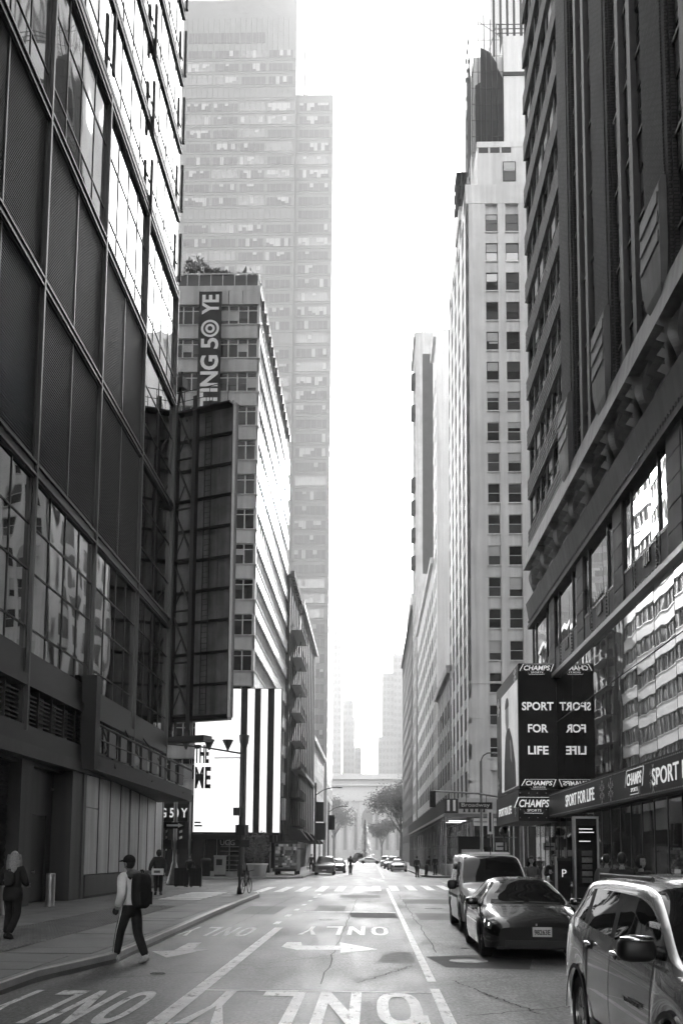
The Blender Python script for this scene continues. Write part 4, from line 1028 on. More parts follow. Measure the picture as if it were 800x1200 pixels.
# brick shaft
PIT = 3.0; Z0 = 19.2; NF = 15; ZT = Z0 + NF * PIT
piers = [(29.0 - 7.35, 31.7 - 7.35), (29.0, 31.7), (36.4, 39.1), (43.6, 46.3)]
for a, b_ in piers:
    c = MB(); F.box(c, a, b_, -.7, .16, 19.21, ZT); F.box(c, a + .35, b_ - .35, .16, .2, 22.4, ZT); c.build('brick_pier', M['brick'], RB)
    cb = MB(); y0, y1 = a + .25, b_ - .25
    pr = [(8.45, 20.0), (8.3, 20.3), (8.3, 22.3), (8.72, 22.6)]
    xf, xb = 8.62, 8.86                                          # front and back of the corbel block
    prof = [(0.10, 18.75), (.06, 19.1), (.0, 19.9), (0, 22.0), (.03, 22.3), (.2, 22.45)]
    hw0 = (y1 - y0) / 2; ym = (y0 + y1) / 2
    sec = [(8.84, .30, 18.55), (8.74, .52, 18.8), (8.66, .78, 19.15), (8.62, .93, 19.7), (8.60, 1.0, 20.2), (8.60, 1.0, 22.2), (8.70, 1.0, 22.45)]
    for (xa, ka, za), (xb_, kb_, zb_) in zip(sec[:-1], sec[1:]):
        cb.hexa([(xa, ym - hw0 * ka, za), (8.9, ym - hw0 * ka, za), (8.9, ym + hw0 * ka, za), (xa, ym + hw0 * ka, za), (xb_, ym - hw0 * kb_, zb_), (8.9, ym - hw0 * kb_, zb_), (8.9, ym + hw0 * kb_, zb_), (xb_, ym + hw0 * kb_, zb_)])
    for kk in range(3): cb.hexa([(8.60, y0 + .12, 20.35 + kk * .62), (8.55, y0 + .12, 20.38 + kk * .62), (8.55, y1 - .12, 20.38 + kk * .62), (8.60, y1 - .12, 20.35 + kk * .62), (8.60, y0 + .12, 20.75 + kk * .62), (8.57, y0 + .12, 20.75 + kk * .62), (8.57, y1 - .12, 20.75 + kk * .62), (8.60, y1 - .12, 20.75 + kk * .62)])
    cb.build('stone_corbel', mat('corbel_stone', .15, .6, var=.2, scale=.8, streak=.3), RB)
    for yy in (a - .16, b_):
        q = MB(); F.box(q, yy, yy + .16, -.7, .06, 19.21, ZT); q.build('pier_return', M['brick'], RB)
bays = [(24.55, 28.8), (31.9, 36.2), (39.3, 43.4)]
for a, b_ in bays:
    w = (b_ - a); lw = (w - .9) / 3
    us = [(a, a + lw), (a + lw + .45, a + 2 * lw + .45), (a + 2 * lw + .9, b_)]
    for i in range(2): piece('brick_mullion', F, us[i][1], us[i + 1][0], -.7, .14, 19.21, ZT, M['terra'], RB)
    for k in range(NF):
        z = Z0 + k * PIT
        for u0, u1 in us:
            win = sash_window(F, u0, u1, z + 1.28, z + PIT - .02, -.14, RB, M['dframe'], R(-90))
            piece('brick_spandrel', F, u0, u1, -.6, -.06, z + .02, z + 1.18, M['brick'], RB)
            piece('sill', F, u0, u1, -.6, -.0, z + 1.18, z + 1.28, M['terra'], RB)
# corner bay with ribbed spandrels
us = [46.5 + i * 1.8 for i in range(7)]
for k in range(NF):
    z = Z0 + k * PIT
    sb = MB(); F.box(sb, 46.32, YE, -.7, .0, z, z + 1.2)
    for i in range(5): F.box(sb, 46.32, YE + .05, .0, .09, z + .06 + i * .24, z + .2 + i * .24)
    sb.build('ribbed_spandrel', M['terra'], RB)
    for i in range(6):
        win = sash_window(F, us[i] + .22, us[i + 1] - .22, z + 1.22, z + PIT - .02, -.16, RB, M['dframe'], R(-90))
        piece('window_pier', F, us[i + 1] - .22, us[i + 1] + .22, -.7, -.06, z + 1.2, z + PIT, M['brick'], RB)
    piece('window_pier', F, 46.32, 46.72, -.7, -.06, z + 1.2, z + PIT, M['brick'], RB)
c = MB(); c.box(9.0, 9.7, -30, YE - .3, ZT + .02, 82); c.build('upper_wall', M['brick'], RB)
c = MB(); c.box(9.05, 9.7, -30, 21.4, 19.21, ZT); c.build('near_wall', M['brick'], RB)

# ------------------------------------------------------------------ shop sign band running along the facade
TK = thing('shop_sign_band', 'long dark sign band with SPORT FOR LIFE print over the right shop front', 'sign', (8.62, 36, 3.72))
c = MB(); c.box(0, .32, -14.6, 14.15, 0, 1.14); c.build('sign_box', M['sign_grey'], TK)
def on_band(txt, y, w, h, bold=.01, z=.57, shear=0): return text(txt, (-.012, y - 36, z), YN, ZP, w, h, M['print_white'], TK, bold=bold, depth=.006, shear=shear)
def champs(parent, at, u, w, h, sub=True):
    """the slanted white shop logo: an outlined plate with lettering"""
    u = Vector(u); up = Vector(ZP); nn = u.cross(up); at = Vector(at)
    pl = MB()
    def P(a, b, d): return tuple(at + u * a + up * b + nn * d)
    def plate(s, d0, d1):
        k = [(-.5 * w * s - .05 * w, -.16 * h), (-.43 * w * s, .5 * h * s), (.5 * w * s + .03 * w, .5 * h * s), (.44 * w * s, -.25 * h), (.28 * w, -.25 * h - .0), (.24 * w, -.5 * h * s), (-.26 * w, -.5 * h * s), (-.3 * w, -.2 * h)]
        pl.face([P(a, b, d1) for a, b in reversed(k)][::-1])
    pl.k = 0; plate(1.06, 0, .004); pl.k = 1; plate(1.0, 0, .008)
    pl.build('logo_plate', [M['print_white'], M['sign_black']], parent)
    text('CHAMPS', at + up * (h * .12) + nn * .012, u, up, w * .86, h * .5, M['print_white'], parent, 'logo_lettering', bold=.02, depth=.004, shear=.2)
    text('SPORTS', at - up * (h * .33) + nn * .012, u, up, w * .4, h * .16, M['print_white'], parent, 'logo_lettering', depth=.004)
on_band('SPORT FOR LIFE', 42.9, 5.9, .52)
champs(TK, (-.01, 33.85 - 36, .6), YN, 2.2, .8)
on_band('SPORT FOR LIFE', 28.4, 6.6, .52)
def snowflake(parent, at, u, r, m):
    u = Vector(u); up = Vector(ZP); nn = u.cross(up); at = Vector(at) + nn * .01; mb = MB()
    for k in range(6):
        d = u * math.cos(k * math.pi / 3 + .5) + up * math.sin(k * math.pi / 3 + .5); s = nn.cross(d)
        mb.face([at - s * .05 * r, at + d * r - s * .05 * r, at + d * r + s * .05 * r, at + s * .05 * r])
        for q in (.45, .75):
            for sg in (-1, 1):
                e = (d + s * sg).normalized(); b = at + d * r * q; f = nn.cross(e)
                mb.face([b - f * .045 * r, b + e * r * .35 - f * .045 * r, b + e * r * .35 + f * .045 * r, b + f * .045 * r])
    return mb.build('snowflake_print', m, parent)
for y in (38.6, 37.2, 31.6): snowflake(TK, (-.002, y - 36, .55), YN, .42, M['print_plain'])
dots = MB()
for i in range(150):
    y = -14.4 + i * .19
    for z in (.08, 1.04): dots.box(-.004, 0, y, y + .05, z, z + .04)
tag(dots.build('dot_print', M['print_plain'], TK), kind='stuff')
# ------------------------------------------------------------------ corner box billboard
CB = thing('corner_box_billboard', 'black corner box billboard reading SPORT FOR LIFE beside the mirror glass front', 'billboard', (7.2, 50.2, 3.6))
c = MB(); c.box(0.03, 1.85, .03, 8.7, 1.5, 7.75); c.build('sign_cabinet', M['sign_black'], CB)
c = MB(); c.box(0.0, 1.85, 0, .03, 1.52, 7.72); c.build('front_face', M['sign_black'], CB)
c = MB(); c.box(-.06, 1.85, -.06, 8.75, -.05, 1.47); c.build('lower_band', M['sign_grey'], CB)
for tx, z, w in (('SPORT', 5.6, 1.55), ('FOR', 4.5, .98), ('LIFE', 3.42, 1.0)): text(tx, (.94, -.012, z), XP, ZP, w, .42, M['print_white'], CB, bold=.025, depth=.006)
champs(CB, (.93, -.005, 7.45), XP, 1.5, .5); champs(CB, (.96, -.005, 1.75), XP, 1.5, .46); champs(CB, (.7, -.066, .72), XP, 1.7, .75)
snowflake(CB, (1.72, -.062, 1.1), XP, .22, M['print_plain']); snowflake(CB, (1.6, -.062, .35), XP, .12, M['print_plain'])
dots = MB()
for i in range(9):
    for k in range(7):
        if (i + k) % 2 == 0: dots.box(.0 + i * .21, .04 + i * .21, -.066, -.06, .1 + k * .2, .13 + k * .2)
tag(dots.build('dot_print', M['print_plain'], CB), kind='stuff')
# street face poster: pale backdrop with a suited figure
poster_bg = mat('poster_pale', 0.5, 0.4, var=0.3, scale=.35, emit=.04); skin_p = mat('poster_mid_grey', 0.22, 0.4, var=.2, scale=1)
c = MB(); c.box(0, .03, .03, 8.7, 1.52, 7.72); c.build('street_face', M['sign_grey'], CB)
c = MB(); c.box(-.008, 0, .25, 6.6, 1.7, 7.0); c.build('poster', poster_bg, CB)
def poly_yz(name, pts, m, x=-.014): mb = MB(); mb.face([(x, y, z) for y, z in pts]); return mb.build(name, m, CB)
poly_yz('poster_figure', [(1.0, 1.72), (5.6, 1.72), (5.4, 3.2), (4.9, 4.6), (4.2, 5.0), (3.2, 4.9), (2.2, 4.2), (1.2, 2.9)], M['sign_black'])
poly_yz('poster_figure', [(4.2 + .75 * math.cos(t), 5.7 + .85 * math.sin(t)) for t in [2 * math.pi * k / 16 for k in range(16)]], skin_p, -.016)
poly_yz('poster_figure', [(4.2 + .8 * math.cos(t), 6.1 + .55 * math.sin(t)) for t in [math.pi * k / 10 for k in range(11)]], M['sign_black'], -.018)
poly_yz('poster_figure', [(2.4, 3.0), (3.0, 3.3), (3.2, 4.2), (2.9, 4.3), (2.4, 3.7)], skin_p, -.02)
text('SPORT FOR LIFE', (-.07, 5.0, .62), YN, ZP, 5.2, .42, M['print_white'], CB, bold=.01, depth=.004)
for y, z, r in ((7.6, 6.6, .5), (.9, 7.3, .45), (7.9, 2.2, .4), (1.0, .5, .3)): snowflake(CB, (-.03 if z > 1.5 else -.066, y, z), YN, r, M['print_plain'])

# ================================================================== RIGHT FAR: SIDEWALK SHED
SD = thing('sidewalk_shed', 'long sidewalk shed with dark parapet and pipe scaffold posts along the pale tower', 'scaffold', (6.2, 88, .15))
c = MB(); c.box(.0, 2.7, .0, 84, 5.0, 5.25); c.build('deck', M['wood'], SD)
for i in range(28): piece('parapet_board', Fac('L', 0), i * 3.0 + .01, i * 3.0 + 2.99, -.04, .0, 5.3, 6.55, M['black'], SD)
for i in range(4): c = MB(); c.box(.02 + i * 1.5, 1.5 + i * 1.5, -.05, -.0, 5.3, 6.55); c.build('parapet_board', M['black'] if i < 1 else M['sign_grey'], SD)
c = MB(); c.box(-.05, .0, 0, 84, 5.06, 5.28); c.build('fascia_light_strip', M['ledge'], SD)
c = MB(); c.box(1.2, 6.0, -.12, -.06, 5.3, 6.6); c.build('print_panel', mat('pale_print_panel', .45, .5, var=.1, scale=1), SD)
for k in range(5):
    c = MB(); z0 = 5.4; x = 1.6 + k * .42; c.hexa([(x, -.14, z0), (x + .2, -.14, z0), (x + .2, -.12, z0), (x, -.12, z0), (x + .05, -.14, z0 + .35 + .2 * (k % 2)), (x + .15, -.14, z0 + .35 + .2 * (k % 2)), (x + .15, -.12, z0 + .3), (x + .05, -.12, z0 + .3)]); c.build('print_figure', M['sign_black'], SD)
for x in (.25, .75): MB().box(x, x + .22, -.06, -.05, 5.5, 6.45).build('print_patch', M['print_plain'], SD)
post = MB(); post.tube((0, 0, 0), (0, 0, 5.0), .05, n=8); post.box(-.1, .1, -.1, .1, 0, .02); pm = post.mesh('post', M['galv'])
for i in range(29):
    for x in (.12, 2.5): obj('post', pm, SD, (x, .2 + i * 2.95, 0))
for x in (4.2, 5.9): obj('post', pm, SD, (x, .2, 0))
br = MB(); br.tube((.12, .2, 4.9), (.12, 3.15, 2.6), .035, n=6); brm = br.mesh('brace', M['galvd'])
br2 = MB(); br2.tube((.12, .2, 2.5), (2.5, .2, 4.7), .035, n=6); br2.tube((.12, .2, 4.7), (2.5, .2, 2.5), .035, n=6); br2.build('brace', M['galv'], SD)
for i in range(0, 28, 2): obj('brace', brm, SD, (0, i * 2.95, 0))
for x in (.12, 2.5):
    c = MB(); c.tube((x, .2, 2.6), (x, 83, 2.6), .04, n=6); c.build('ledger', M['galvd'], SD)
    c = MB(); c.tube((x, .2, 4.75), (x, 83, 4.75), .05, n=6); c.build('ledger', M['galvd'], SD)
c = MB(); c.tube((.12, .2, 3.3), (6.2, .2, 3.3), .04, n=6); c.tube((.12, .2, 4.6), (6.2, .2, 4.6), .04, n=6); c.build('ledger', M['galvd'], SD)
tube_l = mat('lit_tube', .8, .4, var=0, emit=.5)
for i in range(4): c = MB(); c.box(.5, 2.0, 1.5 + i * 1.6, 1.57 + i * 1.6, 4.70, 4.74); c.build('tube_light', tube_l, SD)
c = MB(); c.box(.1, 6.5, 0, 2.9, 5.26, 5.29); c.box(2.7, 6.5, 0, 2.9, 5.0, 5.25); c.build('deck', M['wood'], SD)
GS = thing('tower_ground_shops', 'dark shop fronts under the sidewalk shed of the pale tower', 'shop', (9.0, 95, 0))
FG = Fac('R', 9.0)
for i in range(12):
    a = .4 + i * 1.8
    c = MB(); c.box(-.05, .02, a, a + 1.6, .3, 4.4); c.build('shop_window', M['gl_dark'], GS)
for i in range(5): c = MB(); c.box(.3 + i * 1.7, 1.9 + i * 1.7, -.06, .02, .3, 4.6); c.build('shop_window', M['gl_dark'], GS)
# ================================================================== VEHICLES
def lerp_tab(tab, y):
    """smooth (monotone cubic) interpolation in a table of (y, value)"""
    if y <= tab[0][0]: return tab[0][1]
    if y >= tab[-1][0]: return tab[-1][1]
    for i in range(len(tab) - 1):
        if tab[i][0] <= y <= tab[i + 1][0]: break
    x0, v0 = tab[i]; x1, v1 = tab[i + 1]; h = x1 - x0; d = (v1 - v0) / h
    def slope(k):
        if k == 0 or k == len(tab) - 1: return None
        a = (tab[k][1] - tab[k - 1][1]) / (tab[k][0] - tab[k - 1][0]); b = (tab[k + 1][1] - tab[k][1]) / (tab[k + 1][0] - tab[k][0])
        return 0 if a * b <= 0 else 2 * a * b / (a + b)
    m0 = slope(i); m1 = slope(i + 1); m0 = d if m0 is None else m0; m1 = d if m1 is None else m1
    t = (y - x0) / h
    return v0 * (2 * t ** 3 - 3 * t ** 2 + 1) + h * m0 * (t ** 3 - 2 * t ** 2 + t) + v1 * (-2 * t ** 3 + 3 * t ** 2) + h * m1 * (t ** 3 - t ** 2)

paint_dark = mat('car_paint_dark', 0.01, 0.2, metal=0.0, var=0.05, coat=1.0, coords='obj')
paint_silver = mat('car_paint_silver', 0.55, 0.25, metal=0.6, var=0.03, coat=1.0, coords='obj')
paint_pale = mat('car_paint_pale', 0.8, 0.35, metal=0.0, var=0.03, coat=1.0, coords='obj')
paint_grey = mat('car_paint_grey', 0.12, 0.3, metal=0.4, var=0.03, coat=1.0, coords='obj')
car_glass = glass('car_glass', 0.008, rough=0.02, spec=0.45)
car_trim = mat('car_black_trim', 0.012, 0.45, var=0.1, coords='obj')
chrome = mat('chrome', 0.75, 0.08, metal=1.0, var=0.0)
tyre_m = mat('tyre_rubber', 0.014, 0.75, var=0.2, scale=8, coords='obj')
rim_d = mat('dark_alloy', 0.06, 0.3, metal=0.8, var=0.0); rim_s = mat('silver_alloy', 0.5, 0.25, metal=0.9, var=0.0)
lamp_m = mat('headlamp_glass', 0.35, 0.08, metal=0.5, var=0.0, coat=1.0)
lamp_on = mat('headlamp_lit', 0.8, 0.3, var=0.0, emit=1.2)
tail_m = mat('tail_lamp', 0.12, 0.15, var=0.0, coat=1.0)
plate_m = mat('number_plate', 0.7, 0.4, var=0.02, coords='obj')

def build_car(root, sp, detail=2):
    """sp: tables over y (0 = nose, L = tail). Faces of one lofted shell are sorted into body, glass and lamp parts."""
    L = sp['L']; rw = sp['rw']; fy, ry = sp['axles']; g = sp['gap']
    ys = set()
    N = 64 if detail == 2 else 30
    for i in range(N + 1): ys.add(round(L * i / N, 4))
    ra = rw + g
    for a in (fy, ry):
        for k in range(-8, 9): ys.add(round(a + ra * math.sin(math.pi / 2 * k / 8), 4))
    for y in sp['cuts']: ys.add(round(y, 4))
    for i in range(1, 7): ys.add(round(.012 * i * i, 4)); ys.add(round(L - .012 * i * i, 4))
    ys = sorted(y for y in ys if 0 <= y <= L)
    segs = (4, 4, 3, 6, 4, 6) if detail == 2 else (2, 2, 2, 3, 2, 2)
    rows, marks = [], []
    for y in ys:
        w = lerp_tab(sp['w'], y); zt = lerp_tab(sp['top'], y); zb = min(lerp_tab(sp['belt'], y), zt - .02); wt = lerp_tab(sp['wt'], y)
        zs = lerp_tab(sp['sill'], y)
        arch = 0
        for a in (fy, ry):
            if abs(y - a) < ra: zs = max(zs, rw + math.sqrt(ra * ra - (y - a) ** 2) - .02); arch = 1
        zs = min(zs, zb - .06)
        cr = lerp_tab(sp['crown'], y)
        flare = .015 if arch else 0
        K = [(w * .965 + flare, zs), (w + flare * .6, zs + .38 * (zb - zs)), (w * .992, zs + .74 * (zb - zs)), (w * .955, zb),
             (wt, zt - cr), (wt * .72, zt - cr * .25), (0, zt)]
        pts = []
        for s, n_ in enumerate(segs):
            p0 = K[max(0, s - 1)]; p1 = K[s]; p2 = K[s + 1]; p3 = K[min(6, s + 2)]
            if s == 3: p0, p3 = p1, p2
            if s == 5: p3 = (-p1[0], p1[1])
            if s == 2: p3 = p2
            if s == 4: p0 = (p1[0] * 2 - p2[0] + .02, p1[1] - .1)
            for k in range(n_):
                t = k / n_
                f = lambda a, b, c, d: .5 * ((2 * b) + (-a + c) * t + (2 * a - 5 * b + 4 * c - d) * t * t + (-a + 3 * b - 3 * c + d) * t ** 3)
                if s == 3: f = lambda a, b, c, d: b + (c - b) * t
                pts.append((f(p0[0], p1[0], p2[0], p3[0]), f(p0[1], p1[1], p2[1], p3[1])))
        pts.append(K[6]); rows.append(pts)
    nj = len(rows[0]); S0 = [sum(segs[:i]) for i in range(7)]
    V = []; idx = {}
    def vid(i, j, side):
        if j == nj - 1: side = 1
        key = (i, j, side)
        if key not in idx:
            idx[key] = len(V); V.append((rows[i][j][0] * side, ys[i], rows[i][j][1]))
        return idx[key]
    groups = {}
    for i in range(len(ys) - 1):
        yc = (ys[i] + ys[i + 1]) / 2
        for j in range(nj - 1):
            zc = (rows[i][j][1] + rows[i + 1][j][1] + rows[i][j + 1][1] + rows[i + 1][j + 1][1]) / 4
            for side in (1, -1):
                nm = sp['sort'](yc, j, S0, zc, side)
                f = [vid(i, j, side), vid(i + 1, j, side), vid(i + 1, j + 1, side), vid(i, j + 1, side)]
                if side < 0: f.reverse()
                groups.setdefault(nm, []).append(f)
    for e, i in ((0, 0), (1, len(ys) - 1)):
        loop = [vid(i, j, 1) for j in range(nj)] + [vid(i, j, -1) for j in range(nj - 2, -1, -1)]
        groups['body'].append(loop if e == 0 else loop[::-1])
    parts = {}
    for nm, fs in groups.items():
        rem = {}; vv = []
        ff = []
        for f in fs:
            q = []
            for v in f:
                if v not in rem: rem[v] = len(vv); vv.append(V[v])
                q.append(rem[v])
            ff.append(q)
        me = bpy.data.meshes.new(nm); me.from_pydata(vv, [], ff); me.materials.append(sp['mats'].get(nm.split('.')[0], sp['mats']['body']))
        bm_ = bmesh.new(); bm_.from_mesh(me); bmesh.ops.remove_doubles(bm_, verts=bm_.verts, dist=.0005); bmesh.ops.recalc_face_normals(bm_, faces=bm_.faces) if nm == 'body' else None
        bm_.to_mesh(me); bm_.free()
        for p in me.polygons: p.use_smooth = len(p.vertices) < 6
        o = obj(nm.split('.')[0], me, root); parts[nm] = o
        if nm.split('.')[0] in ('side_window', 'windscreen', 'rear_window') and detail == 2:
            pass
    # underbody and wheel wells
    ub = MB(); wi = lerp_tab(sp['w'], L / 2) - .24
    ub.box(-wi, wi, .12, L - .12, .2, .62); ub.build('underbody', car_trim, root)
    # wheels
    key = ('wheel', rw, sp['rim'].name, detail)
    if key not in CACHE:
        n = 32 if detail == 2 else 16
        def lat(prof):
            mb = MB(); m_ = len(prof)
            for r, x in prof:
                for i in range(n): t = 2 * math.pi * i / n; mb.v.append((x, r * math.cos(t), r * math.sin(t)))
            for j in range(m_ - 1):
                for i in range(n): k2 = (i + 1) % n; mb.f.append((j * n + i, j * n + k2, (j + 1) * n + k2, (j + 1) * n + i)); mb.mi.append(0)
            return mb
        ty = lat([(rw * .66, -.1), (rw * .72, -.108), (rw * .93, -.11), (rw, -.085), (rw, .085), (rw * .93, .11), (rw * .7, .108), (rw * .66, .1)])
        rm = lat([(rw * .66, -.1), (rw * .66, -.085), (rw * .6, -.075), (rw * .58, .0), (rw * .3, .02), (0.001, .02)])
        ns = 5
        for k in range(ns):
            a = 2 * math.pi * k / ns
            for da in (-.16, .16):
                c0, s0 = math.cos(a + da * .5), math.sin(a + da * .5); c1, s1 = math.cos(a + da), math.sin(a + da)
                p0 = Vector((-.075, c0 * rw * .1, s0 * rw * .1)); p1 = Vector((-.085, c1 * rw * .63, s1 * rw * .63)); t_ = Vector((0, -s1, c1)) * rw * .055
                q = [p0 - t_, p1 - t_, p1 + t_, p0 + t_]; b4 = [v + Vector((.05, 0, 0)) for v in q]
                rm.hexa([tuple(v) for v in q] + [tuple(v) for v in b4])
        rm.tube((-.09, 0, 0), (-.02, 0, 0), rw * .16, n=12)
        CACHE[key] = (ty.mesh('tyre', tyre_m, True), rm.mesh('rim', sp['rim']))
    ty, rm = CACHE[key]
    hw = lerp_tab(sp['w'], L / 2)
    for y in (fy, ry):
        for s in (-1, 1):
            wn_ = obj('wheel', ty, root, (s * (hw - .135), y, rw), (0, 0, 0 if s < 0 else math.pi)); obj('rim', rm, wn_)
    def strip(y0, y1, ja, jb, side, m_, name, off=.003):
        """thin strip lying on the shell between two stations"""
        mb = MB()
        def P(y, j):
            k = min(range(len(ys)), key=lambda q: abs(ys[q] - y))
            i0 = k if ys[k] <= y else k - 1; i0 = max(0, min(len(ys) - 2, i0)); t = (y - ys[i0]) / (ys[i0 + 1] - ys[i0])
            a, b = rows[i0][j], rows[i0 + 1][j]
            return ((a[0] + (b[0] - a[0]) * t + off) * side, y, a[1] + (b[1] - a[1]) * t + off * .3)
        for j in range(ja, jb): mb.face([P(y0, j), P(y1, j), P(y1, j + 1), P(y0, j + 1)][::side])
        return mb.build(name, m_, root)
    return parts, strip, S0, nj

def sorter(cowl, roof0, roof1, tail, pillars, side0, side1, head=None, tailz=None):
    """which part a face of the shell belongs to"""
    def f(y, j, S0, z, side):
        s = '.L' if side > 0 else '.R'
        if S0[3] <= j < S0[4]:                                # glass flank
            if side0 < y < side1:
                if j >= S0[4] - 1 or j == S0[3] and False: return 'body'
                for k, (a, b) in enumerate(pillars):
                    if a < y < b: return 'pillar' + s
                k = sum(1 for a, b in pillars if y > b)
                return 'side_window' + s + str(k)
            return 'body'
        if j >= S0[4]:
            if cowl < y < roof0 and j > S0[4]: return 'windscreen'
            if roof1 < y < tail and j > S0[4]: return 'rear_window'
        if head and head[0] < y < head[1] and head[2] <= j < head[3]: return 'headlamp' + s
        if tailz and y > tailz[0] and tailz[1] < z < tailz[2] and j < S0[4]: return 'tail_lamp' + s
        return 'body'
    return f
def ellipsoid(c, r, n=12, m=8):
    mb = MB()
    mb.lathe([(max(.001, math.sin(math.pi * k / m)), -math.cos(math.pi * k / m)) for k in range(m + 1)], n=n)
    mb.v = [(c[0] + v[0] * r[0], c[1] + v[1] * r[1], c[2] + v[2] * r[2]) for v in mb.v]
    return mb
def mirrors(root, x, y, z, m_, r=(.11, .08, .075)):
    for s in (-1, 1):
        mb = ellipsoid((0, 0, 0), (1, 1, 1), 16, 12); pw = lambda a: math.copysign(abs(a) ** .6, a)
        mb.v = [(s * x + pw(v[0]) * r[0], y + pw(v[1]) * r[1], z + pw(v[2]) * r[2] * .92) for v in mb.v]; mb.tube((s * (x - r[0] * .6), y + .05, z - .02), (s * (x - .22), y + .06, z - .06), .03, n=8)
        o = mb.build('mirror', m_, root, True)
        q = MB(); q.box(s * x - r[0] * .75, s * x + r[0] * .75, y + r[1] * .88, y + r[1] * .92, z - r[2] * .6, z + r[2] * .6); q.build('mirror_glass', car_glass, o)

# ---- dark electric sedan ------------------------------------------------------------
def sedan_spec(paint, rim):
    L = 4.70
    return dict(L=L, rw=.335, axles=(.86, 3.735), gap=.055, cuts=(.42, .75, 1.08, 1.12, 1.2, 2.05, 2.42, 2.5, 3.3, 3.36, 4.15, 4.5), rim=rim,
        w=[(0, .66), (.12, .78), (.4, .885), (.9, .925), (2.3, .925), (3.8, .925), (4.35, .86), (4.62, .74), (L, .66)],
        top=[(0, .60), (.08, .68), (.35, .80), (.75, .895), (1.1, .965), (1.6, 1.21), (2.05, 1.395), (2.5, 1.44), (3.1, 1.39), (3.7, 1.22), (4.2, 1.06), (4.55, 1.0), (L, .86)],
        belt=[(0, .56), (.1, .63), (.4, .73), (.9, .835), (1.2, .90), (2.4, .93), (3.6, .96), (4.3, .95), (L, .80)],
        wt=[(0, .60), (.2, .70), (.9, .80), (1.15, .80), (2.05, .60), (2.6, .575), (3.3, .58), (4.1, .68), (4.5, .74), (L, .62)],
        crown=[(0, .03), (.9, .05), (1.2, .03), (2.0, .07), (3.0, .08), (4.2, .05), (L, .03)],
        sill=[(0, .26), (.2, .22), (.5, .21), (1.4, .20), (3.3, .20), (4.2, .24), (L, .34)],
        sort=sorter(1.12, 2.05, 3.02, 4.12, [(2.42, 2.5)], 1.2, 3.36, head=(.16, .72, 8, 11), tailz=(4.35, .72, .92)),
        mats=dict(body=paint, windscreen=car_glass, side_window=car_glass, rear_window=car_glass, pillar=car_trim, headlamp=lamp_m, tail_lamp=tail_m))
TS = thing('dark_sedan', 'glossy black electric sedan with lit headlight parked facing us', 'car', (2.93, 18.55, .0))
sp_ = sedan_spec(paint_dark, rim_d)
parts, strip, S0, nj = build_car(TS, sp_)
for s in (1, -1):
    for y in (1.32, 2.44, 3.42): strip(y, y + .012, 1, S0[3], s, car_trim, 'door_seam')
    strip(1.3, 3.4, S0[3] - 1, S0[3], s, car_trim, 'window_trim', .004)
    for y in (2.12, 3.05): MB().box(s * .917 - .006, s * .917 + .006, y, y + .22, .80, .83).build('door_handle', car_trim, TS)
    strip(.22, .45, 9, 10, s, lamp_on, 'headlight_bar', .004)
    q = MB(); q.hexa([(s * .55, .012, .44), (s * .74, .10, .45), (s * .74, .13, .45), (s * .55, .04, .44), (s * .55, .012, .475), (s * .74, .10, .48), (s * .74, .13, .48), (s * .55, .04, .475)]); q.build('fog_light', lamp_on, TS)
mirrors(TS, 1.0, 1.45, .99, paint_dark, (.12, .09, .075))
c = MB(); c.box(-.55, .55, -.012, .02, .24, .36); c.build('lower_intake', car_trim, TS)
c = MB(); c.box(.10 - .17, .10 + .17, -.03, -.018, .43, .60); pl = c.build('number_plate', plate_m, TS)
text('98263E', (.10, -.033, .51), XP, ZP, .28, .09, M['sign_black'], pl, bold=.02, depth=.002)
c = MB(); c.box(-.015, .015, -.02, .0, .62, .66); c.build('badge', chrome, TS)
for s in (1, -1): c = MB(); c.hexa([(s * .05, 1.13, .985), (s * .62, 1.12, .955), (s * .62, 1.14, .965), (s * .05, 1.15, .995), (s * .05, 1.13, 1.0), (s * .62, 1.12, .97), (s * .62, 1.14, .98), (s * .05, 1.15, 1.01)]); c.build('wiper', car_trim, TS)
# ---- pale delivery van --------------------------------------------------------------
VN = thing('pale_delivery_van', 'pale small delivery van with ribbed roof parked behind the black sedan', 'van', (3.05, 24.75, 0)); VN.scale = (1, 1, 1.05)
L = 4.55
sp_ = dict(L=L, rw=.33, axles=(.86, 3.72), gap=.06, cuts=(.3, .8, 1.0, 1.05, 1.15, 1.75, 1.9, 2.35, 2.5, 3.6, 4.3), rim=rim_s,
    w=[(0, .64), (.12, .78), (.4, .87), (.9, .90), (2.3, .905), (3.9, .905), (4.4, .885), (L, .84)],
    top=[(0, .72), (.06, .84), (.3, .98), (.7, 1.07), (1.02, 1.13), (1.4, 1.44), (1.8, 1.74), (2.05, 1.80), (2.7, 1.84), (4.2, 1.84), (4.45, 1.80), (L, 1.70)],
    belt=[(0, .66), (.1, .78), (.4, .90), (.9, .99), (1.2, 1.03), (2.4, 1.05), (4.3, 1.05), (L, 1.02)],
    wt=[(0, .58), (.2, .7), (.9, .80), (1.1, .82), (1.9, .72), (2.4, .735), (4.2, .735), (4.45, .72), (L, .66)],
    crown=[(0, .03), (.9, .05), (1.2, .03), (1.9, .08), (3.0, .09), (4.3, .08), (L, .06)],
    sill=[(0, .30), (.2, .27), (.5, .26), (1.4, .25), (3.3, .25), (4.2, .28), (L, .36)],
    sort=sorter(1.05, 1.88, 9, 9, [(2.35, 2.5), (3.45, 3.6)], 1.2, 4.3, head=(.08, .62, 7, 11), tailz=(4.42, 1.0, 1.6)),
    mats=dict(body=paint_pale, windscreen=car_glass, side_window=car_glass, pillar=paint_pale, headlamp=lamp_m, tail_lamp=tail_m))
parts, strip, S0, nj = build_car(VN, sp_)
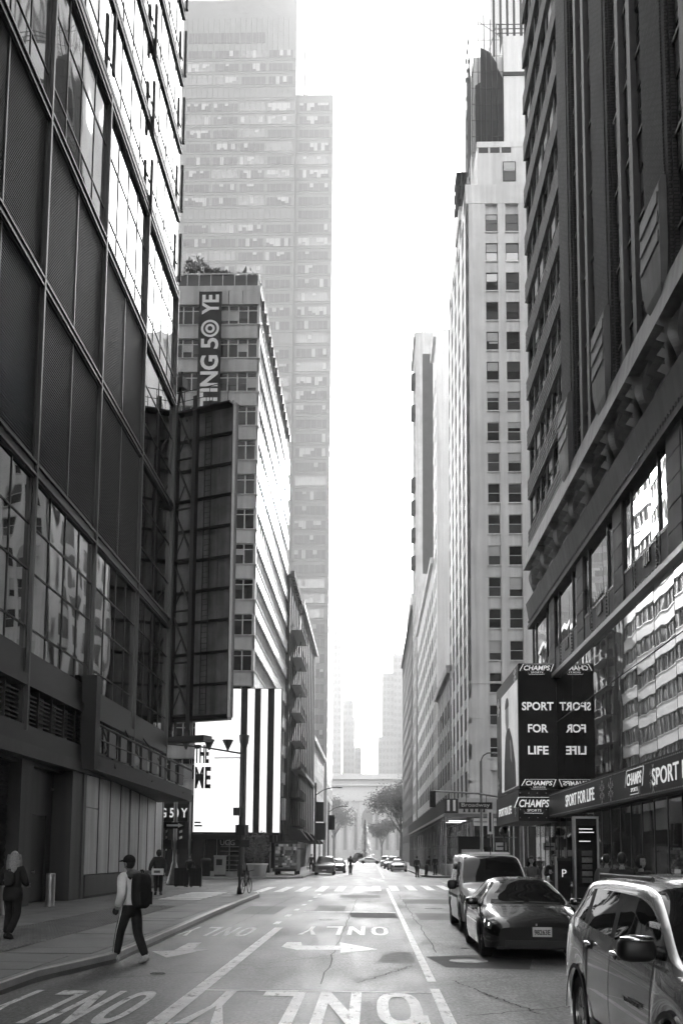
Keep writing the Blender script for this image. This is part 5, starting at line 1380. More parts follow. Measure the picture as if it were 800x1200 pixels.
for s in (1, -1):
    for y in (1.28, 2.42, 3.5): strip(y, y + .014, 1, S0[3], s, car_trim, 'door_seam')
    strip(1.0, 3.9, 3, 5, s, car_trim, 'side_moulding', .012)
mirrors(VN, 1.02, 1.35, 1.08, car_trim, (.12, .09, .12))
for i in range(9): c = MB(); c.box(-.52, .52, 2.05 + i * .24, 2.13 + i * .24, 1.795 + (.03 if i else .01), 1.862 if i else 1.835); c.build('roof_rib', paint_pale, VN)
c = MB(); c.tube((0.02, 2.0, 1.78), (0.02, 1.94, 1.98), .012, n=6); c.build('aerial', car_trim, VN)
c = MB(); c.box(-.5, .5, -.02, .02, .50, .70); c.build('grille', car_trim, VN)
# ---- silver SUV at the right edge ---------------------------------------------------
SV = thing('silver_suv', 'large silver grey SUV with chrome window trim cut off by the right edge', 'car', (2.95, 5.95, 0)); SV.scale = (1, 1, .965)
L = 5.19
sp_ = dict(L=L, rw=.385, axles=(1.0, 4.07), gap=.07, cuts=(.3, .8, 1.05, 1.1, 1.2, 1.9, 1.95, 2.7, 2.8, 2.92, 3.75, 3.82, 4.05, 4.72, 4.9), rim=rim_s,
    w=[(0, .76), (.12, .88), (.4, .96), (.9, .985), (2.5, .99), (4.2, .99), (4.7, .965), (5.0, .90), (L, .82)],
    top=[(0, .84), (.06, .97), (.3, 1.1), (.8, 1.17), (1.08, 1.2), (1.5, 1.48), (1.9, 1.69), (2.3, 1.755), (3.3, 1.77), (4.0, 1.75), (4.35, 1.69), (4.7, 1.47), (4.95, 1.22), (5.1, 1.1), (L, .95)],
    belt=[(0, .78), (.1, .9), (.4, 1.02), (.9, 1.09), (1.4, 1.15), (2.5, 1.21), (3.6, 1.26), (4.3, 1.31), (4.9, 1.22), (L, .95)],
    wt=[(0, .68), (.2, .78), (.9, .88), (1.1, .92), (1.95, .84), (2.8, .83), (4.1, .82), (4.5, .80), (4.95, .82), (L, .74)],
    crown=[(0, .03), (.9, .05), (1.1, .03), (1.95, .075), (3.0, .085), (4.3, .085), (4.8, .05), (L, .03)],
    sill=[(0, .32), (.2, .28), (.5, .27), (1.6, .27), (3.4, .27), (4.6, .30), (L, .40)],
    sort=sorter(1.1, 1.95, 4.3, 4.92, [(2.7, 2.82), (3.75, 3.9)], 1.25, 4.5, head=(.1, .62, 8, 11), tailz=(4.93, .92, 1.10)),
    mats=dict(body=paint_silver, windscreen=car_glass, side_window=car_glass, rear_window=car_glass, pillar=car_trim, headlamp=lamp_m, tail_lamp=tail_m))
parts, strip, S0, nj = build_car(SV, sp_)
for s in (1, -1):
    for y in (1.5, 2.76, 3.72): strip(y, y + .012, 1, S0[3], s, car_trim, 'door_seam')
    strip(1.2, 4.65, S0[3] - 1, S0[3], s, chrome, 'window_trim', .006)
    strip(1.5, 4.7, S0[4] - 1, S0[4], s, chrome, 'window_trim', .006)
    strip(1.46, 3.55, 0, 2, s, car_trim, 'sill_cladding', .014)
    for y in (2.42, 3.42):
        q = ellipsoid((s * 1.0, y + .11, 1.115), (.022, .13, .022)); hnd = q.build('door_handle', chrome, SV, True)
        q = ellipsoid((s * .985, y + .11, 1.105), (.012, .07, .045)); q.build('handle_cup', car_trim, hnd, True)
    q = MB(); q.tube((s * .70, 2.4, 1.735), (s * .69, 4.3, 1.735), .018, n=8); q.build('roof_rail', car_trim, SV)
    a = MB()                                                     # black wheel-arch lips
    for ay in sp_['axles']:
        for k in range(18):
            t0, t1 = math.pi * (k / 18) * 1.0, math.pi * ((k + 1) / 18); r0, r1 = .44, .485
            a.face([(s * 1.004, ay - r * math.cos(t), .385 + r * math.sin(t)) for r, t in ((r0, t0), (r0, t1), (r1, t1), (r1, t0))][::-s])
    a.build('arch_lip', car_trim, SV)
mirrors(SV, 1.12, 1.3, 1.26, car_trim, (.13, .10, .095))
for s in (1, -1):
    q = ellipsoid((s * 1.12, 1.28, 1.335), (.125, .095, .03)); q.build('mirror_cap', chrome, SV, True)
text('TRAVERSE', (-1.006, 1.95, .80), YN, ZP, .46, .034, car_trim, SV, 'model_lettering', bold=.01, depth=.003)
c = MB(); c.box(-.03, .03, 4.1, 4.22, 1.76, 1.80); c.build('aerial_fin', paint_silver, SV)
c = MB(); c.box(-.7, .7, -.03, .02, .5, .85); c.build('grille', car_trim, SV)

# ---- distant traffic ----------------------------------------------------------------
def suv_far(paint):
    L = 4.7
    return dict(L=L, rw=.36, axles=(.9, 3.7), gap=.06, cuts=(1.3, 1.4, 2.2, 2.8, 2.9), rim=rim_d,
        w=[(0, .8), (.3, .9), (.9, .93), (4.2, .93), (L, .84)],
        top=[(0, .85), (.3, 1.0), (1.3, 1.12), (2.15, 1.68), (2.8, 1.74), (4.2, 1.7), (4.6, 1.2), (L, .95)],
        belt=[(0, .8), (.4, .95), (1.5, 1.05), (4.3, 1.12), (L, .9)], wt=[(0, .7), (1.3, .84), (2.2, .68), (4.2, .68), (L, .7)],
        crown=[(0, .03), (2.3, .07), (L, .03)], sill=[(0, .3), (L, .34)],
        sort=sorter(1.35, 2.2, 4.2, 4.6, [(2.8, 2.9)], 1.45, 4.2, head=(.05, .5, 4, 6), tailz=(4.4, .9, 1.1)),
        mats=dict(body=paint, windscreen=car_glass, side_window=car_glass, rear_window=car_glass, pillar=car_trim, headlamp=lamp_m, tail_lamp=tail_m))
def far_car(name, label, kind, paint, x, y, rz=0.0, extra=None):
    t = thing(name, label, 'car', (x, y, 0), rz, 'cars further up the street')
    key = (kind, paint.name)
    if key in FAR:
        src = FAR[key]
        for ch in src.children: copy_tree(ch, t)
    else:
        build_car(t, suv_far(paint) if kind == 'suv' else sedan_spec(paint, rim_d) | dict(sort=sorter(1.12, 2.05, 3.02, 4.12, [(2.42, 2.5)], 1.2, 3.36, head=(.05, .6, 4, 6))), 1); FAR[key] = t
        c = MB(); c.box(-.55, .55, -.03, .03, .5, .72); c.build('grille', car_trim, t); c = MB(); c.box(-.18, .18, -.05, -.03, .38, .49); c.build('number_plate', plate_m, t)
    return t
FAR = {}
far_car('dark_suv', 'dark grey SUV facing us beside the food truck', 'suv', paint_grey, -4.3, 94.2)
far_car('dark_saloon', 'grey saloon just behind the dark SUV on the left', 'sedan', paint_grey, -3.6, 105.5)
far_car('pale_saloon', 'pale saloon third in the left row of cars', 'sedan', paint_pale, -3.9, 118)
far_car('pale_saloon', 'pale taxi-like saloon nearest on the far right kerb', 'sedan', paint_pale, 3.15, 117)
far_car('white_suv', 'white SUV second in the far right row', 'suv', paint_pale, 2.9, 127.5)
far_car('grey_saloon', 'grey saloon third in the far right row', 'sedan', paint_grey, 2.6, 140)
far_car('white_suv', 'hazy white SUV last in the far right row', 'suv', paint_pale, 2.3, 158)
far_car('pale_saloon', 'pale saloon side-on crossing at the far junction', 'sedan', paint_pale, 2.0, 215, R(90))
far_car('pale_saloon', 'parked pale saloon glimpsed behind the planter at the left corner', 'sedan', paint_pale, -12.5, 96, R(60))
PK = thing('pickup_truck', 'dark pickup truck side-on crossing the far junction', 'truck', (-6.6, 196, 0), R(90)); PK.rotation_euler = (0, 0, R(-60)); PK.location = (-5.2, 232, 0)
c = MB(); c.box(-1.0, 1.0, .3, 6.0, .45, 1.25); c.hexa([(-.95, 1.6, 1.25), (.95, 1.6, 1.25), (.95, 3.5, 1.25), (-.95, 3.5, 1.25), (-.85, 2.2, 2.15), (.85, 2.2, 2.15), (.85, 3.3, 2.15), (-.85, 3.3, 2.15)]); c.build('body', paint_grey, PK)
c = MB(); c.hexa([(-.97, 1.9, 1.4), (.97, 1.9, 1.4), (.97, 3.2, 1.4), (-.97, 3.2, 1.4), (-.89, 2.3, 2.0), (.89, 2.3, 2.0), (.89, 3.1, 2.0), (-.89, 3.1, 2.0)]); c.build('side_window', car_glass, PK)
c = MB(); c.box(-.6, .6, 2.4, 2.8, 2.15, 2.35); c.build('roof_light_bar', car_trim, PK)
for y in (1.2, 4.9):
    for s in (-1, 1): MB().tube((s * .98, y, .45), (s * .75, y, .45), .45, n=16).build('wheel', tyre_m, PK)
# ================================================================== PEOPLE
skin_m = mat('skin', 0.30, 0.5, var=0.1, scale=20, coords='obj')
cl_black = mat('black_cloth', 0.012, 0.8, var=0.3, scale=8, bump=.9, bscale=14, coords='obj')
cl_dark = mat('charcoal_cloth', 0.03, 0.8, var=0.3, scale=8, bump=.9, bscale=14, coords='obj')
cl_mid = mat('grey_cloth', 0.12, 0.8, var=0.2, scale=8, bump=.9, bscale=14, coords='obj')
cl_pale = mat('pale_cloth', 0.85, 0.7, var=0.12, scale=6, bump=1.0, bscale=9, coords='obj')
hair_d = mat('dark_hair', 0.015, 0.5, var=.3, scale=30, coords='obj'); hair_l = mat('blond_hair', 0.3, 0.42, var=.35, scale=25, coords='obj')
shoe_w = mat('shoe_white', 0.55, 0.5, var=.2, scale=20, coords='obj')

def skin_obj(name, verts, edges, radii, m_, parent, root=0, sub=2):
    me = bpy.data.meshes.new(name); me.from_pydata(verts, edges, [])
    o = bpy.data.objects.new(name, me)
    md = o.modifiers.new('skin', 'SKIN'); md.use_smooth_shade = True
    for i, r in enumerate(radii):
        sv = me.skin_vertices[0].data[i]; sv.radius = r if isinstance(r, tuple) else (r, r); sv.use_root = (i == root)
    sd = o.modifiers.new('sub', 'SUBSURF'); sd.levels = sub; sd.render_levels = sub
    out = evaluated_mesh(o); out.name = name
    bpy.data.objects.remove(o); bpy.data.meshes.remove(me)
    out.materials.clear(); out.materials.append(m_)
    out.polygons.foreach_set('use_smooth', [True] * len(out.polygons))
    return obj(name, out, parent)

def person(label, loc, rz, J=None, top=None, legs=None, shoes=None, hair=None, hairstyle='short', hood=False, group=None, height=1.75, sub=2, loose=0.0):
    """figure facing local -y. J overrides joints: hip, knee, ankle, toe, elbow, wrist for each side l / r, and lean"""
    J = J or {}
    t = thing('person', label, 'person', loc, rz, group); t.scale = (height / 1.75,) * 3
    top = top or cl_dark; legs = legs or cl_black; shoes = shoes or cl_black; hair = hair or hair_d
    lean = J.get('lean', 0.0)                     # forward lean of the chest (towards -y)
    pel = Vector((0, 0, .95)); ch = Vector((0, -lean * .6, 1.25)); nk = Vector((0, -lean, 1.47)); hd = Vector((0, -lean * 1.2 - .015, 1.55))
    P = {}
    for s, sg in (('l', 1), ('r', -1)):
        P['hip' + s] = Vector((sg * .095, 0, .90)); P['knee' + s] = Vector((sg * .105, -.01, .50)); P['ankle' + s] = Vector((sg * .105, .03, .09)); P['toe' + s] = Vector((sg * .125, -.13, .045))
        P['sh' + s] = Vector((sg * .185, -lean * .92 + .01, 1.42)); P['elb' + s] = Vector((sg * .245, -lean * .7 + .03, 1.13)); P['wr' + s] = Vector((sg * .245, -lean * .7 - .08, .87))
    for k, v in J.items():
        if k in P: P[k] = Vector(v)
    for s in 'lr':
        P['ha' + s] = P['wr' + s] + (P['wr' + s] - P['elb' + s]).normalized() * .09
    # continuous body under the clothes
    V = [pel, ch, nk, hd]; Ed = [(0, 1), (1, 2), (2, 3)]; Rr = [(.14, .105), (.15, .105), .055, .05]
    for s in 'lr':
        b = len(V); V += [P['hip' + s], P['knee' + s], P['ankle' + s], P['toe' + s]]; Rr += [.085, .055, .04, .035]; Ed += [(0, b), (b, b + 1), (b + 1, b + 2), (b + 2, b + 3)]
        b = len(V); V += [P['sh' + s], P['elb' + s], P['wr' + s], P['ha' + s]]; Rr += [.05, .038, .028, (.04, .022)]; Ed += [(1, b), (b, b + 1), (b + 1, b + 2), (b + 2, b + 3)]
    skin_obj('body', V, Ed, Rr, skin_m, t, 0, 1)
    # head with face
    hc = hd + Vector((0, -.01, .095)); hm = MB(); n = 18; rings = 14
    for a in range(rings + 1):
        th = math.pi * a / rings; z = -math.cos(th); r = math.sin(th)
        for b in range(n):
            ph = 2 * math.pi * b / n; x, y = math.sin(ph) * r, -math.cos(ph) * r
            X = x * .078; Y = y * .1; Z = z * .122
            if z < 0: X *= 1 + .28 * z; Y = Y * (1 + .12 * z) if y > 0 else Y * (1 + .05 * z)
            f = max(0, -y); cx_ = abs(x)
            if f > .6:
                if cx_ < .28 and -.35 < z < .1: Y -= .020 * (1 - cx_ / .28) * (1 - abs(z + .2) / .35 if z < .1 else 0)     # nose
                if .2 < cx_ < .6 and -.05 < z < .25: Y += .012                                                             # eye sockets
                if z > .2: Y += .004
            hm.v.append((hc.x + X, hc.y + Y, hc.z + Z))
    for a in range(rings):
        for b in range(n): b2 = (b + 1) % n; hm.f.append((a * n + b, a * n + b2, (a + 1) * n + b2, (a + 1) * n + b)); hm.mi.append(0)
    head = hm.build('head', skin_m, t, True)
    for sg in (-1, 1):
        ellipsoid((hc.x + sg * .08, hc.y + .015, hc.z - .01), (.014, .022, .034), 8, 6).build('ear', skin_m, head, True)
        ellipsoid((hc.x + sg * .03, hc.y - .088, hc.z + .012), (.013, .009, .009), 8, 6).build('eye', cl_black, head, True)
        MB().box(hc.x + sg * .03 - .018, hc.x + sg * .03 + .018, hc.y - .102, hc.y - .09, hc.z + .032, hc.z + .039).build('eyebrow', hair, head)
    MB().box(hc.x - .024, hc.x + .024, hc.y - .1, hc.y - .085, hc.z - .068, hc.z - .058).build('mouth', cl_mid, head)
    # hands
    for s, sg in (('l', 1), ('r', -1)):
        d = (P['wr' + s] - P['elb' + s]).normalized(); base = P['wr' + s] + d * .075; side = Vector((0, -1, 0)); side = (side - d * side.dot(d)).normalized(); nn = d.cross(side)
        fm = MB()
        for k, (o_, l_) in enumerate(((.03, .07), (.01, .08), (-.01, .075), (-.03, .06))):
            a = base + side * o_; b = a + d * l_ * .55 - nn * sg * .012; c_ = b + d * l_ * .4 - nn * sg * .03
            fm.tube(a, b, .0095, .009, 6); fm.tube(b, c_, .009, .007, 6)
        a = P['wr' + s] + d * .03 + side * .028; fm.tube(a, a + side * .035 + d * .04, .011, .008, 6)
        fm.build('finger', skin_m, t, True)
    # trousers
    V = [Vector((0, 0, 1.02)), Vector((0, 0, .93))]; Ed = [(0, 1)]; Rr = [(.15, .115), (.16, .125)]
    for s in 'lr':
        b = len(V); V += [P['hip' + s] + Vector((0, 0, -.06)), (P['hip' + s] + P['knee' + s]) / 2, P['knee' + s], (P['knee' + s] + P['ankle' + s]) / 2, P['ankle' + s] + Vector((0, 0, .02))]; Rr += [.108, .1, .085, .08, .068]
        Ed += [(1, b), (b, b + 1), (b + 1, b + 2), (b + 2, b + 3), (b + 3, b + 4)]
    tr = skin_obj('trousers', V, Ed, Rr, legs, t, 0, sub)
    # jacket
    L_ = loose
    V = [Vector((0, 0, .90)), Vector((0, -lean * .3, 1.08)), ch + Vector((0, 0, .02)), nk + Vector((0, .01, -.05)), nk + Vector((0, .01, .0))]; Ed = [(0, 1), (1, 2), (2, 3), (3, 4)]
    Rr = [(.165 + L_, .13 + L_), (.155 + L_, .125 + L_), (.175 + L_, .135 + L_), (.11, .09), (.075, .075)]
    for s in 'lr':
        b = len(V); V += [P['sh' + s], (P['sh' + s] + P['elb' + s]) / 2, P['elb' + s], P['wr' + s]]; Rr += [.075 + L_ * .5, .07 + L_ * .6, .06 + L_ * .6, .045 + L_ * .4]
        Ed += [(2, b), (b, b + 1), (b + 1, b + 2), (b + 2, b + 3)]
    jk = skin_obj('jacket', V, Ed, Rr, top, t, 0, sub)
    for s in 'lr':
        a = P['ankle' + s]; b = P['toe' + s]; d = (b - a); dh = d.normalized()
        sh = MB(); q = ellipsoid((0, 0, 0), (1, 1, 1), 12, 8); up = Vector((0, 0, 1)); rt = dh.cross(up).normalized() if abs(dh.z) < .95 else Vector((1, 0, 0)); up2 = rt.cross(dh)
        mid = a + d * .45 - up2 * .025
        q.v = [tuple(mid + dh * (v[1] * .155) + rt * (v[0] * .056) + up2 * (max(v[2], -.6) * (.068 - .022 * v[1]))) for v in q.v]
        so = q.build('shoe', shoes, t, True)
    # hair / hood
    if hood:
        q = ellipsoid((hc.x, hc.y + .028, hc.z + .012), (.112, .118, .145), 16, 12); q.f = [f for f in q.f if not (sum(q.v[i][1] for i in f) / len(f) < hc.y - .058 and sum(q.v[i][2] for i in f) / len(f) > hc.z - .13 and sum(q.v[i][2] for i in f) / len(f) < hc.z + .09)]; q.mi = [0] * len(q.f)
        q.build('hood', top, t, True)
    else:
        q = ellipsoid((hc.x, hc.y + .012, hc.z + .02), (.087, .107, .118), 16, 12); q.f = [f for f in q.f if sum(q.v[i][2] for i in f) / len(f) > hc.z + .055 or (sum(q.v[i][1] for i in f) / len(f) > hc.y + .02 and sum(q.v[i][2] for i in f) / len(f) > hc.z - .09)]; q.mi = [0] * len(q.f)
        q.build('hair', hair, t, True)
        if hairstyle == 'long':
            h2 = MB(); nn = 15; rows_ = 9
            for a in range(rows_):
                f = a / (rows_ - 1); z = hc.z + .06 - f * .36; r = .094 + .03 * math.sin(f * 2.4)
                for b in range(nn):
                    ph = math.pi * (-.12 + 1.24 * b / (nn - 1)); wob = 1 + .09 * math.sin(b * 2.7 + a * .6) + .05 * math.sin(b * 5.1 - a)
                    h2.v.append((hc.x + r * wob * math.cos(ph) * 1.05, hc.y + .015 + r * wob * math.sin(ph) * .95, z))
            for a in range(rows_ - 1):
                for b in range(nn - 1): h2.f.append((a * nn + b, a * nn + b + 1, (a + 1) * nn + b + 1, (a + 1) * nn + b)); h2.mi.append(0)
            o = h2.build('long_hair', hair, t, True); sm = o.modifiers.new('thick', 'SOLIDIFY'); sm.thickness = .03
    return t, P, hc

def backpack(parent, y, z, m_, w=.17, h=.25, d=.1):
    q = ellipsoid((0, y, z), (w, d, h), 16, 12)
    q.v = [(math.copysign(abs((v[0]) / w) ** .55 * w, v[0]), y + math.copysign(abs((v[1] - y) / d) ** .6 * d, v[1] - y), z + math.copysign(abs((v[2] - z) / h) ** .55 * h, v[2] - z)) for v in q.v]
    bp = q.build('pack', m_, parent, True)
    p2 = MB(); p2.box(-w * .7, w * .7, y + d * .85, y + d * 1.25, z - h * .75, z - h * .05); p2.build('pocket', m_, bp)
    p2 = MB(); p2.path([(-.02, y + .02, z + h), (-.02, y, z + h + .04), (.02, y, z + h + .04), (.02, y + .02, z + h)], .012); p2.build('grab_handle', m_, bp)
    return bp

# man stepping off the kerb: walks away to the right-hand side, seen from behind in three-quarter view
mn, P, hc = person('man in pale jacket, black cap and black backpack stepping along the left kerb', (-4.1, 17.62, 0), R(-127), height=1.78,
    J=dict(lean=.05, kneel=(.11, -.14, .50), anklel=(.11, -.22, .10), toel=(.12, -.39, .05), hipr=(-.09, .02, .90), kneer=(-.11, .06, .48), ankler=(-.12, .26, .10), toer=(-.13, .12, .03),
           elbl=(.30, .12, 1.15), wrl=(.27, -.03, .93), elbr=(-.31, .0, 1.14), wrr=(-.29, -.17, .98)),
    top=cl_pale, legs=cl_black, shoes=shoe_w, loose=.04)
q = ellipsoid((hc.x, hc.y + .005, hc.z + .05), (.098, .118, .105), 18, 12); q.f = [f for f in q.f if sum(q.v[i][2] for i in f) / len(f) > hc.z + .015]; q.mi = [0] * len(q.f); cap = q.build('cap', cl_black, mn, True)
q = MB(); q.hexa([(-.07, hc.y - .08, hc.z + .05), (-.06, hc.y - .2, hc.z + .03), (.06, hc.y - .2, hc.z + .03), (.07, hc.y - .08, hc.z + .05), (-.07, hc.y - .08, hc.z + .065), (-.055, hc.y - .195, hc.z + .042), (.055, hc.y - .195, hc.z + .042), (.07, hc.y - .08, hc.z + .065)]); q.build('cap_peak', cl_black, cap)
q = ellipsoid((0, .03, 1.47), (.13, .12, .08), 14, 8); q.build('hood_collar', cl_mid, mn, True)
for s in 'lr': ellipsoid(tuple(P['ha' + s]), (.05, .055, .065), 10, 8).build('glove', cl_black, mn, True)
for s, sg in (('l', 1), ('r', -1)):
    q = MB(); q.path([tuple(P['hip' + s] + Vector((sg * .095, 0, .05))), tuple((P['hip' + s] + P['knee' + s]) / 2 + Vector((sg * .086, 0, 0))), tuple(P['knee' + s] + Vector((sg * .07, 0, 0))), tuple(P['ankle' + s] + Vector((sg * .055, 0, .03)))], .012, 6); q.build('trouser_stripe', cl_pale, mn)
    q = MB(); q.path([(sg * .12, -.13, 1.15), (sg * .12, -.14, 1.35), (sg * .11, -.05, 1.47), (sg * .11, .1, 1.40)], .022, 6); q.build('pack_strap', cl_black, mn)
BPK = thing('backpack', 'bulky black backpack worn by the man in the pale jacket', 'backpack', mn.location, mn.rotation_euler[2]); BPK.scale = mn.scale
backpack(BPK, .25, 1.2, cl_black, .17, .30, .115)
# woman at the left edge
wm, P, hc = person('blond woman in black walking away at the left edge', (-7.05, 20.2, .15), R(172), height=1.70,
    J=dict(kneel=(.10, -.06, .50), anklel=(.09, .04, .10), toel=(.1, -.11, .04), kneer=(-.09, -.02, .49), ankler=(-.06, .22, .12), toer=(-.07, .08, .03),
           elbl=(.29, .06, 1.14), wrl=(.24, -.14, 1.12), elbr=(-.29, .06, 1.14), wrr=(-.22, -.16, 1.1)), top=cl_black, legs=cl_black, shoes=cl_black, hair=hair_l, hairstyle='long', loose=.02)
q = MB(); q.lathe([(.20, .78), (.205, .9), (.19, 1.05)], n=18); q.v = [(x, y * .78, z) for x, y, z in q.v]; q.build('coat_hem', cl_black, wm, True)
PB_ = thing('small_backpack', 'small dark backpack on the blond woman', 'backpack', wm.location, wm.rotation_euler[2]); PB_.scale = wm.scale
backpack(PB_, .19, 1.22, cl_dark, .10, .15, .05)
# hooded person by the steel panels
hp, P, hc = person('hooded person in dark coat carrying a white box by the steel panels', (-8.75, 42.3, .15), R(-168), J=dict(lean=.03, kneer=(-.1, -.08, .5), ankler=(-.1, .02, .1), kneel=(.1, .02, .5), anklel=(.1, .2, .12), toel=(.11, .06, .03), elbl=(.3, .03, 1.16), wrl=(.34, -.02, .95)), top=cl_dark, legs=cl_black, hood=True, height=1.82, loose=.05)
BX = thing('white_parcel', 'white printed parcel at the hip of the hooded person', 'parcel', (-8.72, 41.98, 1.0), R(10))
MB().box(-.24, .24, -.08, .08, -.02, .24).build('box', M['print_plain'], BX); MB().box(-.15, .1, -.085, -.08, .06, .16).build('printed_patch', cl_mid, BX)
# person with two suitcases further left
sp2, P, hc = person('person in dark clothes standing between two black suitcases by the left lamp post', (-9.35, 53.0, .15), R(10), top=cl_black, legs=cl_black, height=1.62, hood=True)
for i, (x, l_) in enumerate(((-9.75, 'left black upright suitcase beside the standing person'), (-8.98, 'right black upright suitcase beside the standing person'))):
    sc = thing('suitcase', l_, 'suitcase', (x, 52.7, .15), R(6 * (i - .5)), 'suitcases at the left corner')
    q = MB(); q.box(-.3, .3, -.16, .16, .06, .98); q.build('shell', cl_black, sc)
    for k in (-.2, 0, .2): MB().box(k - .012, k + .012, -.172, -.16, .1, .94).build('shell_rib', cl_dark, sc)
    for a in (-.24, .24):
        for b in (-.12, .12): MB().tube((a - .02, b, .03), (a + .02, b, .03), .03, n=10).build('wheel', tyre_m, sc)
    q = MB(); q.path([(-.12, .12, .98), (-.12, .12, 1.12), (.12, .12, 1.12), (.12, .12, .98)], .015); q.build('handle', M['iron'], sc)
# people on the right pavement
person('woman in grey coat facing us behind the black sedan', (4.85, 31.5, .15), R(12), top=cl_mid, legs=cl_black, hairstyle='long', hair=hair_d, height=1.68, J=dict(elbl=(.26, .03, 1.14), wrl=(.12, -.18, 1.16)))
pm_, P, hc = person('man in dark jacket holding a white cup behind the black sedan', (5.5, 31.2, .15), R(-15), top=cl_dark, legs=cl_black, height=1.74, J=dict(elbr=(-.27, .0, 1.14), wrr=(-.12, -.24, 1.22)))
CU = thing('paper_cup', 'white paper cup in the hand of the man behind the black sedan', 'cup', (5.33, 30.95, 1.33))
MB().lathe([(.028, 0), (.04, .11), (.042, .11), (.042, .125), (0, .126)], n=14).build('cup', M['print_plain'], CU, True)
person('broad man in black seen from behind over the silver SUV roof', (4.72, 19.6, .15), R(178), top=cl_black, legs=cl_black, height=1.76, loose=.03)
person('hooded woman with round face beside the man in black over the SUV roof', (5.28, 20.4, .15), R(20), top=cl_black, legs=cl_black, hood=True, height=1.70)
person('person in a pale shirt by the tall kiosk, left of the man in black', (5.42, 24.0, .15), R(150), top=cl_mid, legs=cl_black, height=1.74)
# far figures
person('pedestrian in dark coat walking at the end of the crosswalk by the shed', (3.9, 88.5, .15 * 0), R(160), top=cl_dark, legs=cl_black, height=1.78, sub=1, J=dict(kneel=(.1, -.14, .5), anklel=(.1, -.02, .1)))
person('pedestrian bending over bags at the shed corner', (4.75, 89.5, .1), R(120), top=cl_black, legs=cl_black, height=1.7, sub=1, J=dict(lean=.25))
person('second pedestrian beside the bags under the shed', (5.6, 91.0, .15), R(-30), top=cl_dark, legs=cl_black, height=1.72, sub=1)
person('small figure walking in the middle of the far street', (-1.95, 97, 0), R(170), top=cl_dark, legs=cl_black, height=1.75, sub=1, J=dict(kneel=(.1, -.14, .5), ankler=(-.1, .22, .12)))
person('small figure on the far left pavement beyond the food truck', (-6.1, 105, .15), R(0), top=cl_black, legs=cl_black, height=1.75, sub=1)

# ================================================================== STREET FURNITURE
# tall information kiosk and parking meter
KI = thing('information_kiosk', 'tall slim black information kiosk with white edge on the right pavement', 'kiosk', (5.78, 28, .15))
c = MB(); c.box(-.3, .3, -.12, .12, 0, 2.72); c.build('housing', M['sign_black'], KI)
for x in (-.31, .305): c = MB(); c.box(x - .03, x + .02, -.14, .14, 0, 2.76); c.build('edge_strip', M['galv'], KI)
c = MB(); c.box(-.33, .33, -.14, .14, 2.72, 2.78); c.build('top_cap', M['galv'], KI)
c = MB(); c.box(-.25, .25, -.128, -.12, .9, 2.55); c.build('screen', glass('kiosk_screen', .012, rough=.05), KI)
for i, w in enumerate((.36, .4, .3)): MB().box(-.2, -.2 + w, -.131, -.128, 2.43 - i * .09 - (i == 2) * .15, 2.455 - i * .09 - (i == 2) * .15).build('screen_text_line', mat('screen_text', .3, .4, var=0, emit=.1), KI)
for k in range(5): c = MB(); c.box(-.14, .14, -.131, -.128, 1.0 + k * .18, 1.14 + k * .18); c.build('screen_picture', mat('screen_grey%d' % (k % 2), (.05, .12)[k % 2], .4, var=.4, scale=12), KI)
PM = thing('parking_meter', 'black parking pay station with white P on the right pavement', 'parking meter', (5.22, 28.3, .15))
c = MB(); c.box(-.17, .17, -.14, .14, 0, 1.58); c.build('housing', M['sign_black'], PM)
c = MB(); c.box(-.19, .19, -.16, .16, 1.58, 1.66); c.build('cap', M['sign_grey'], PM)
c = MB(); c.box(-.215, -.175, -.1, .1, 0, 1.7); c.build('side_rail', M['galv'], PM)
text('P', (0, -.146, 1.25), XP, ZP, .12, .2, M['print_white'], PM, depth=.003)
# cobra-head lamp and street-name post on the right far corner of the near block
LP = thing('street_lamp', 'slim curved street lamp beside the Broadway street sign on the right corner', 'street lamp', (6.65, 62.5, .0))
c = MB(); c.lathe([(.22, 0), (.2, .5), (.1, .6), (.075, 7.6)], n=12); c.build('pole', M['galvd'], LP, True)
pts = [(0, 0, 7.6)] + [(.9 * math.sin(t), 0, 7.6 + .62 * (1 - math.cos(t))) for t in [math.pi / 2 * k / 6 for k in range(1, 7)]]
pts = [(0, 0, 7.3), (.03, 0, 7.7), (.15, 0, 7.95), (.4, 0, 8.1), (.75, 0, 8.12)]
c = MB(); c.path(pts, .04); c.build('arm', M['galvd'], LP); ellipsoid((.85, 0, 8.1), (.22, .1, .06)).build('lamp_head', M['galv'], LP, True)
SG = thing('mast_arm_signal', 'curved signal mast arm carrying the Broadway name plate and a traffic light', 'traffic signal', (9.0, 62.0, 0))
c = MB(); c.lathe([(.3, 0), (.26, .7), (.14, .8), (.12, 7.0)], n=12); c.build('pole', M['galvd'], SG, True)
arm = [(0, 0, 4.4), (-.7, 0, 5.1), (-1.5, 0, 5.42), (-2.6, 0, 5.6), (-5.3, 0, 5.72)]
c = MB(); c.path(arm, .06); c.build('mast_arm', M['galv'], SG)
c = MB(); c.box(-3.75, -1.75, -.06, -.03, 4.66, 5.06); npl = c.build('name_plate', M['sign_grey'], SG); text('Broadway', (-2.75, -.065, 4.87), XP, ZP, 1.7, .3, M['print_plain'], npl, depth=.003)
c = MB(); c.path([(-3.3, 0, 5.66), (-3.3, 0, 5.06)], .02); c.path([(-2.1, 0, 5.5), (-2.1, 0, 5.06)], .02); c.build('plate_hanger', M['iron'], SG)
c = MB(); c.box(-5.5, -5.15, -.15, .15, 4.75, 5.75)
for z in (4.92, 5.25, 5.58): c.tube((-5.32, -.15, z), (-5.32, -.24, z), .11, n=12)
c.build('signal_head', M['black'], SG)
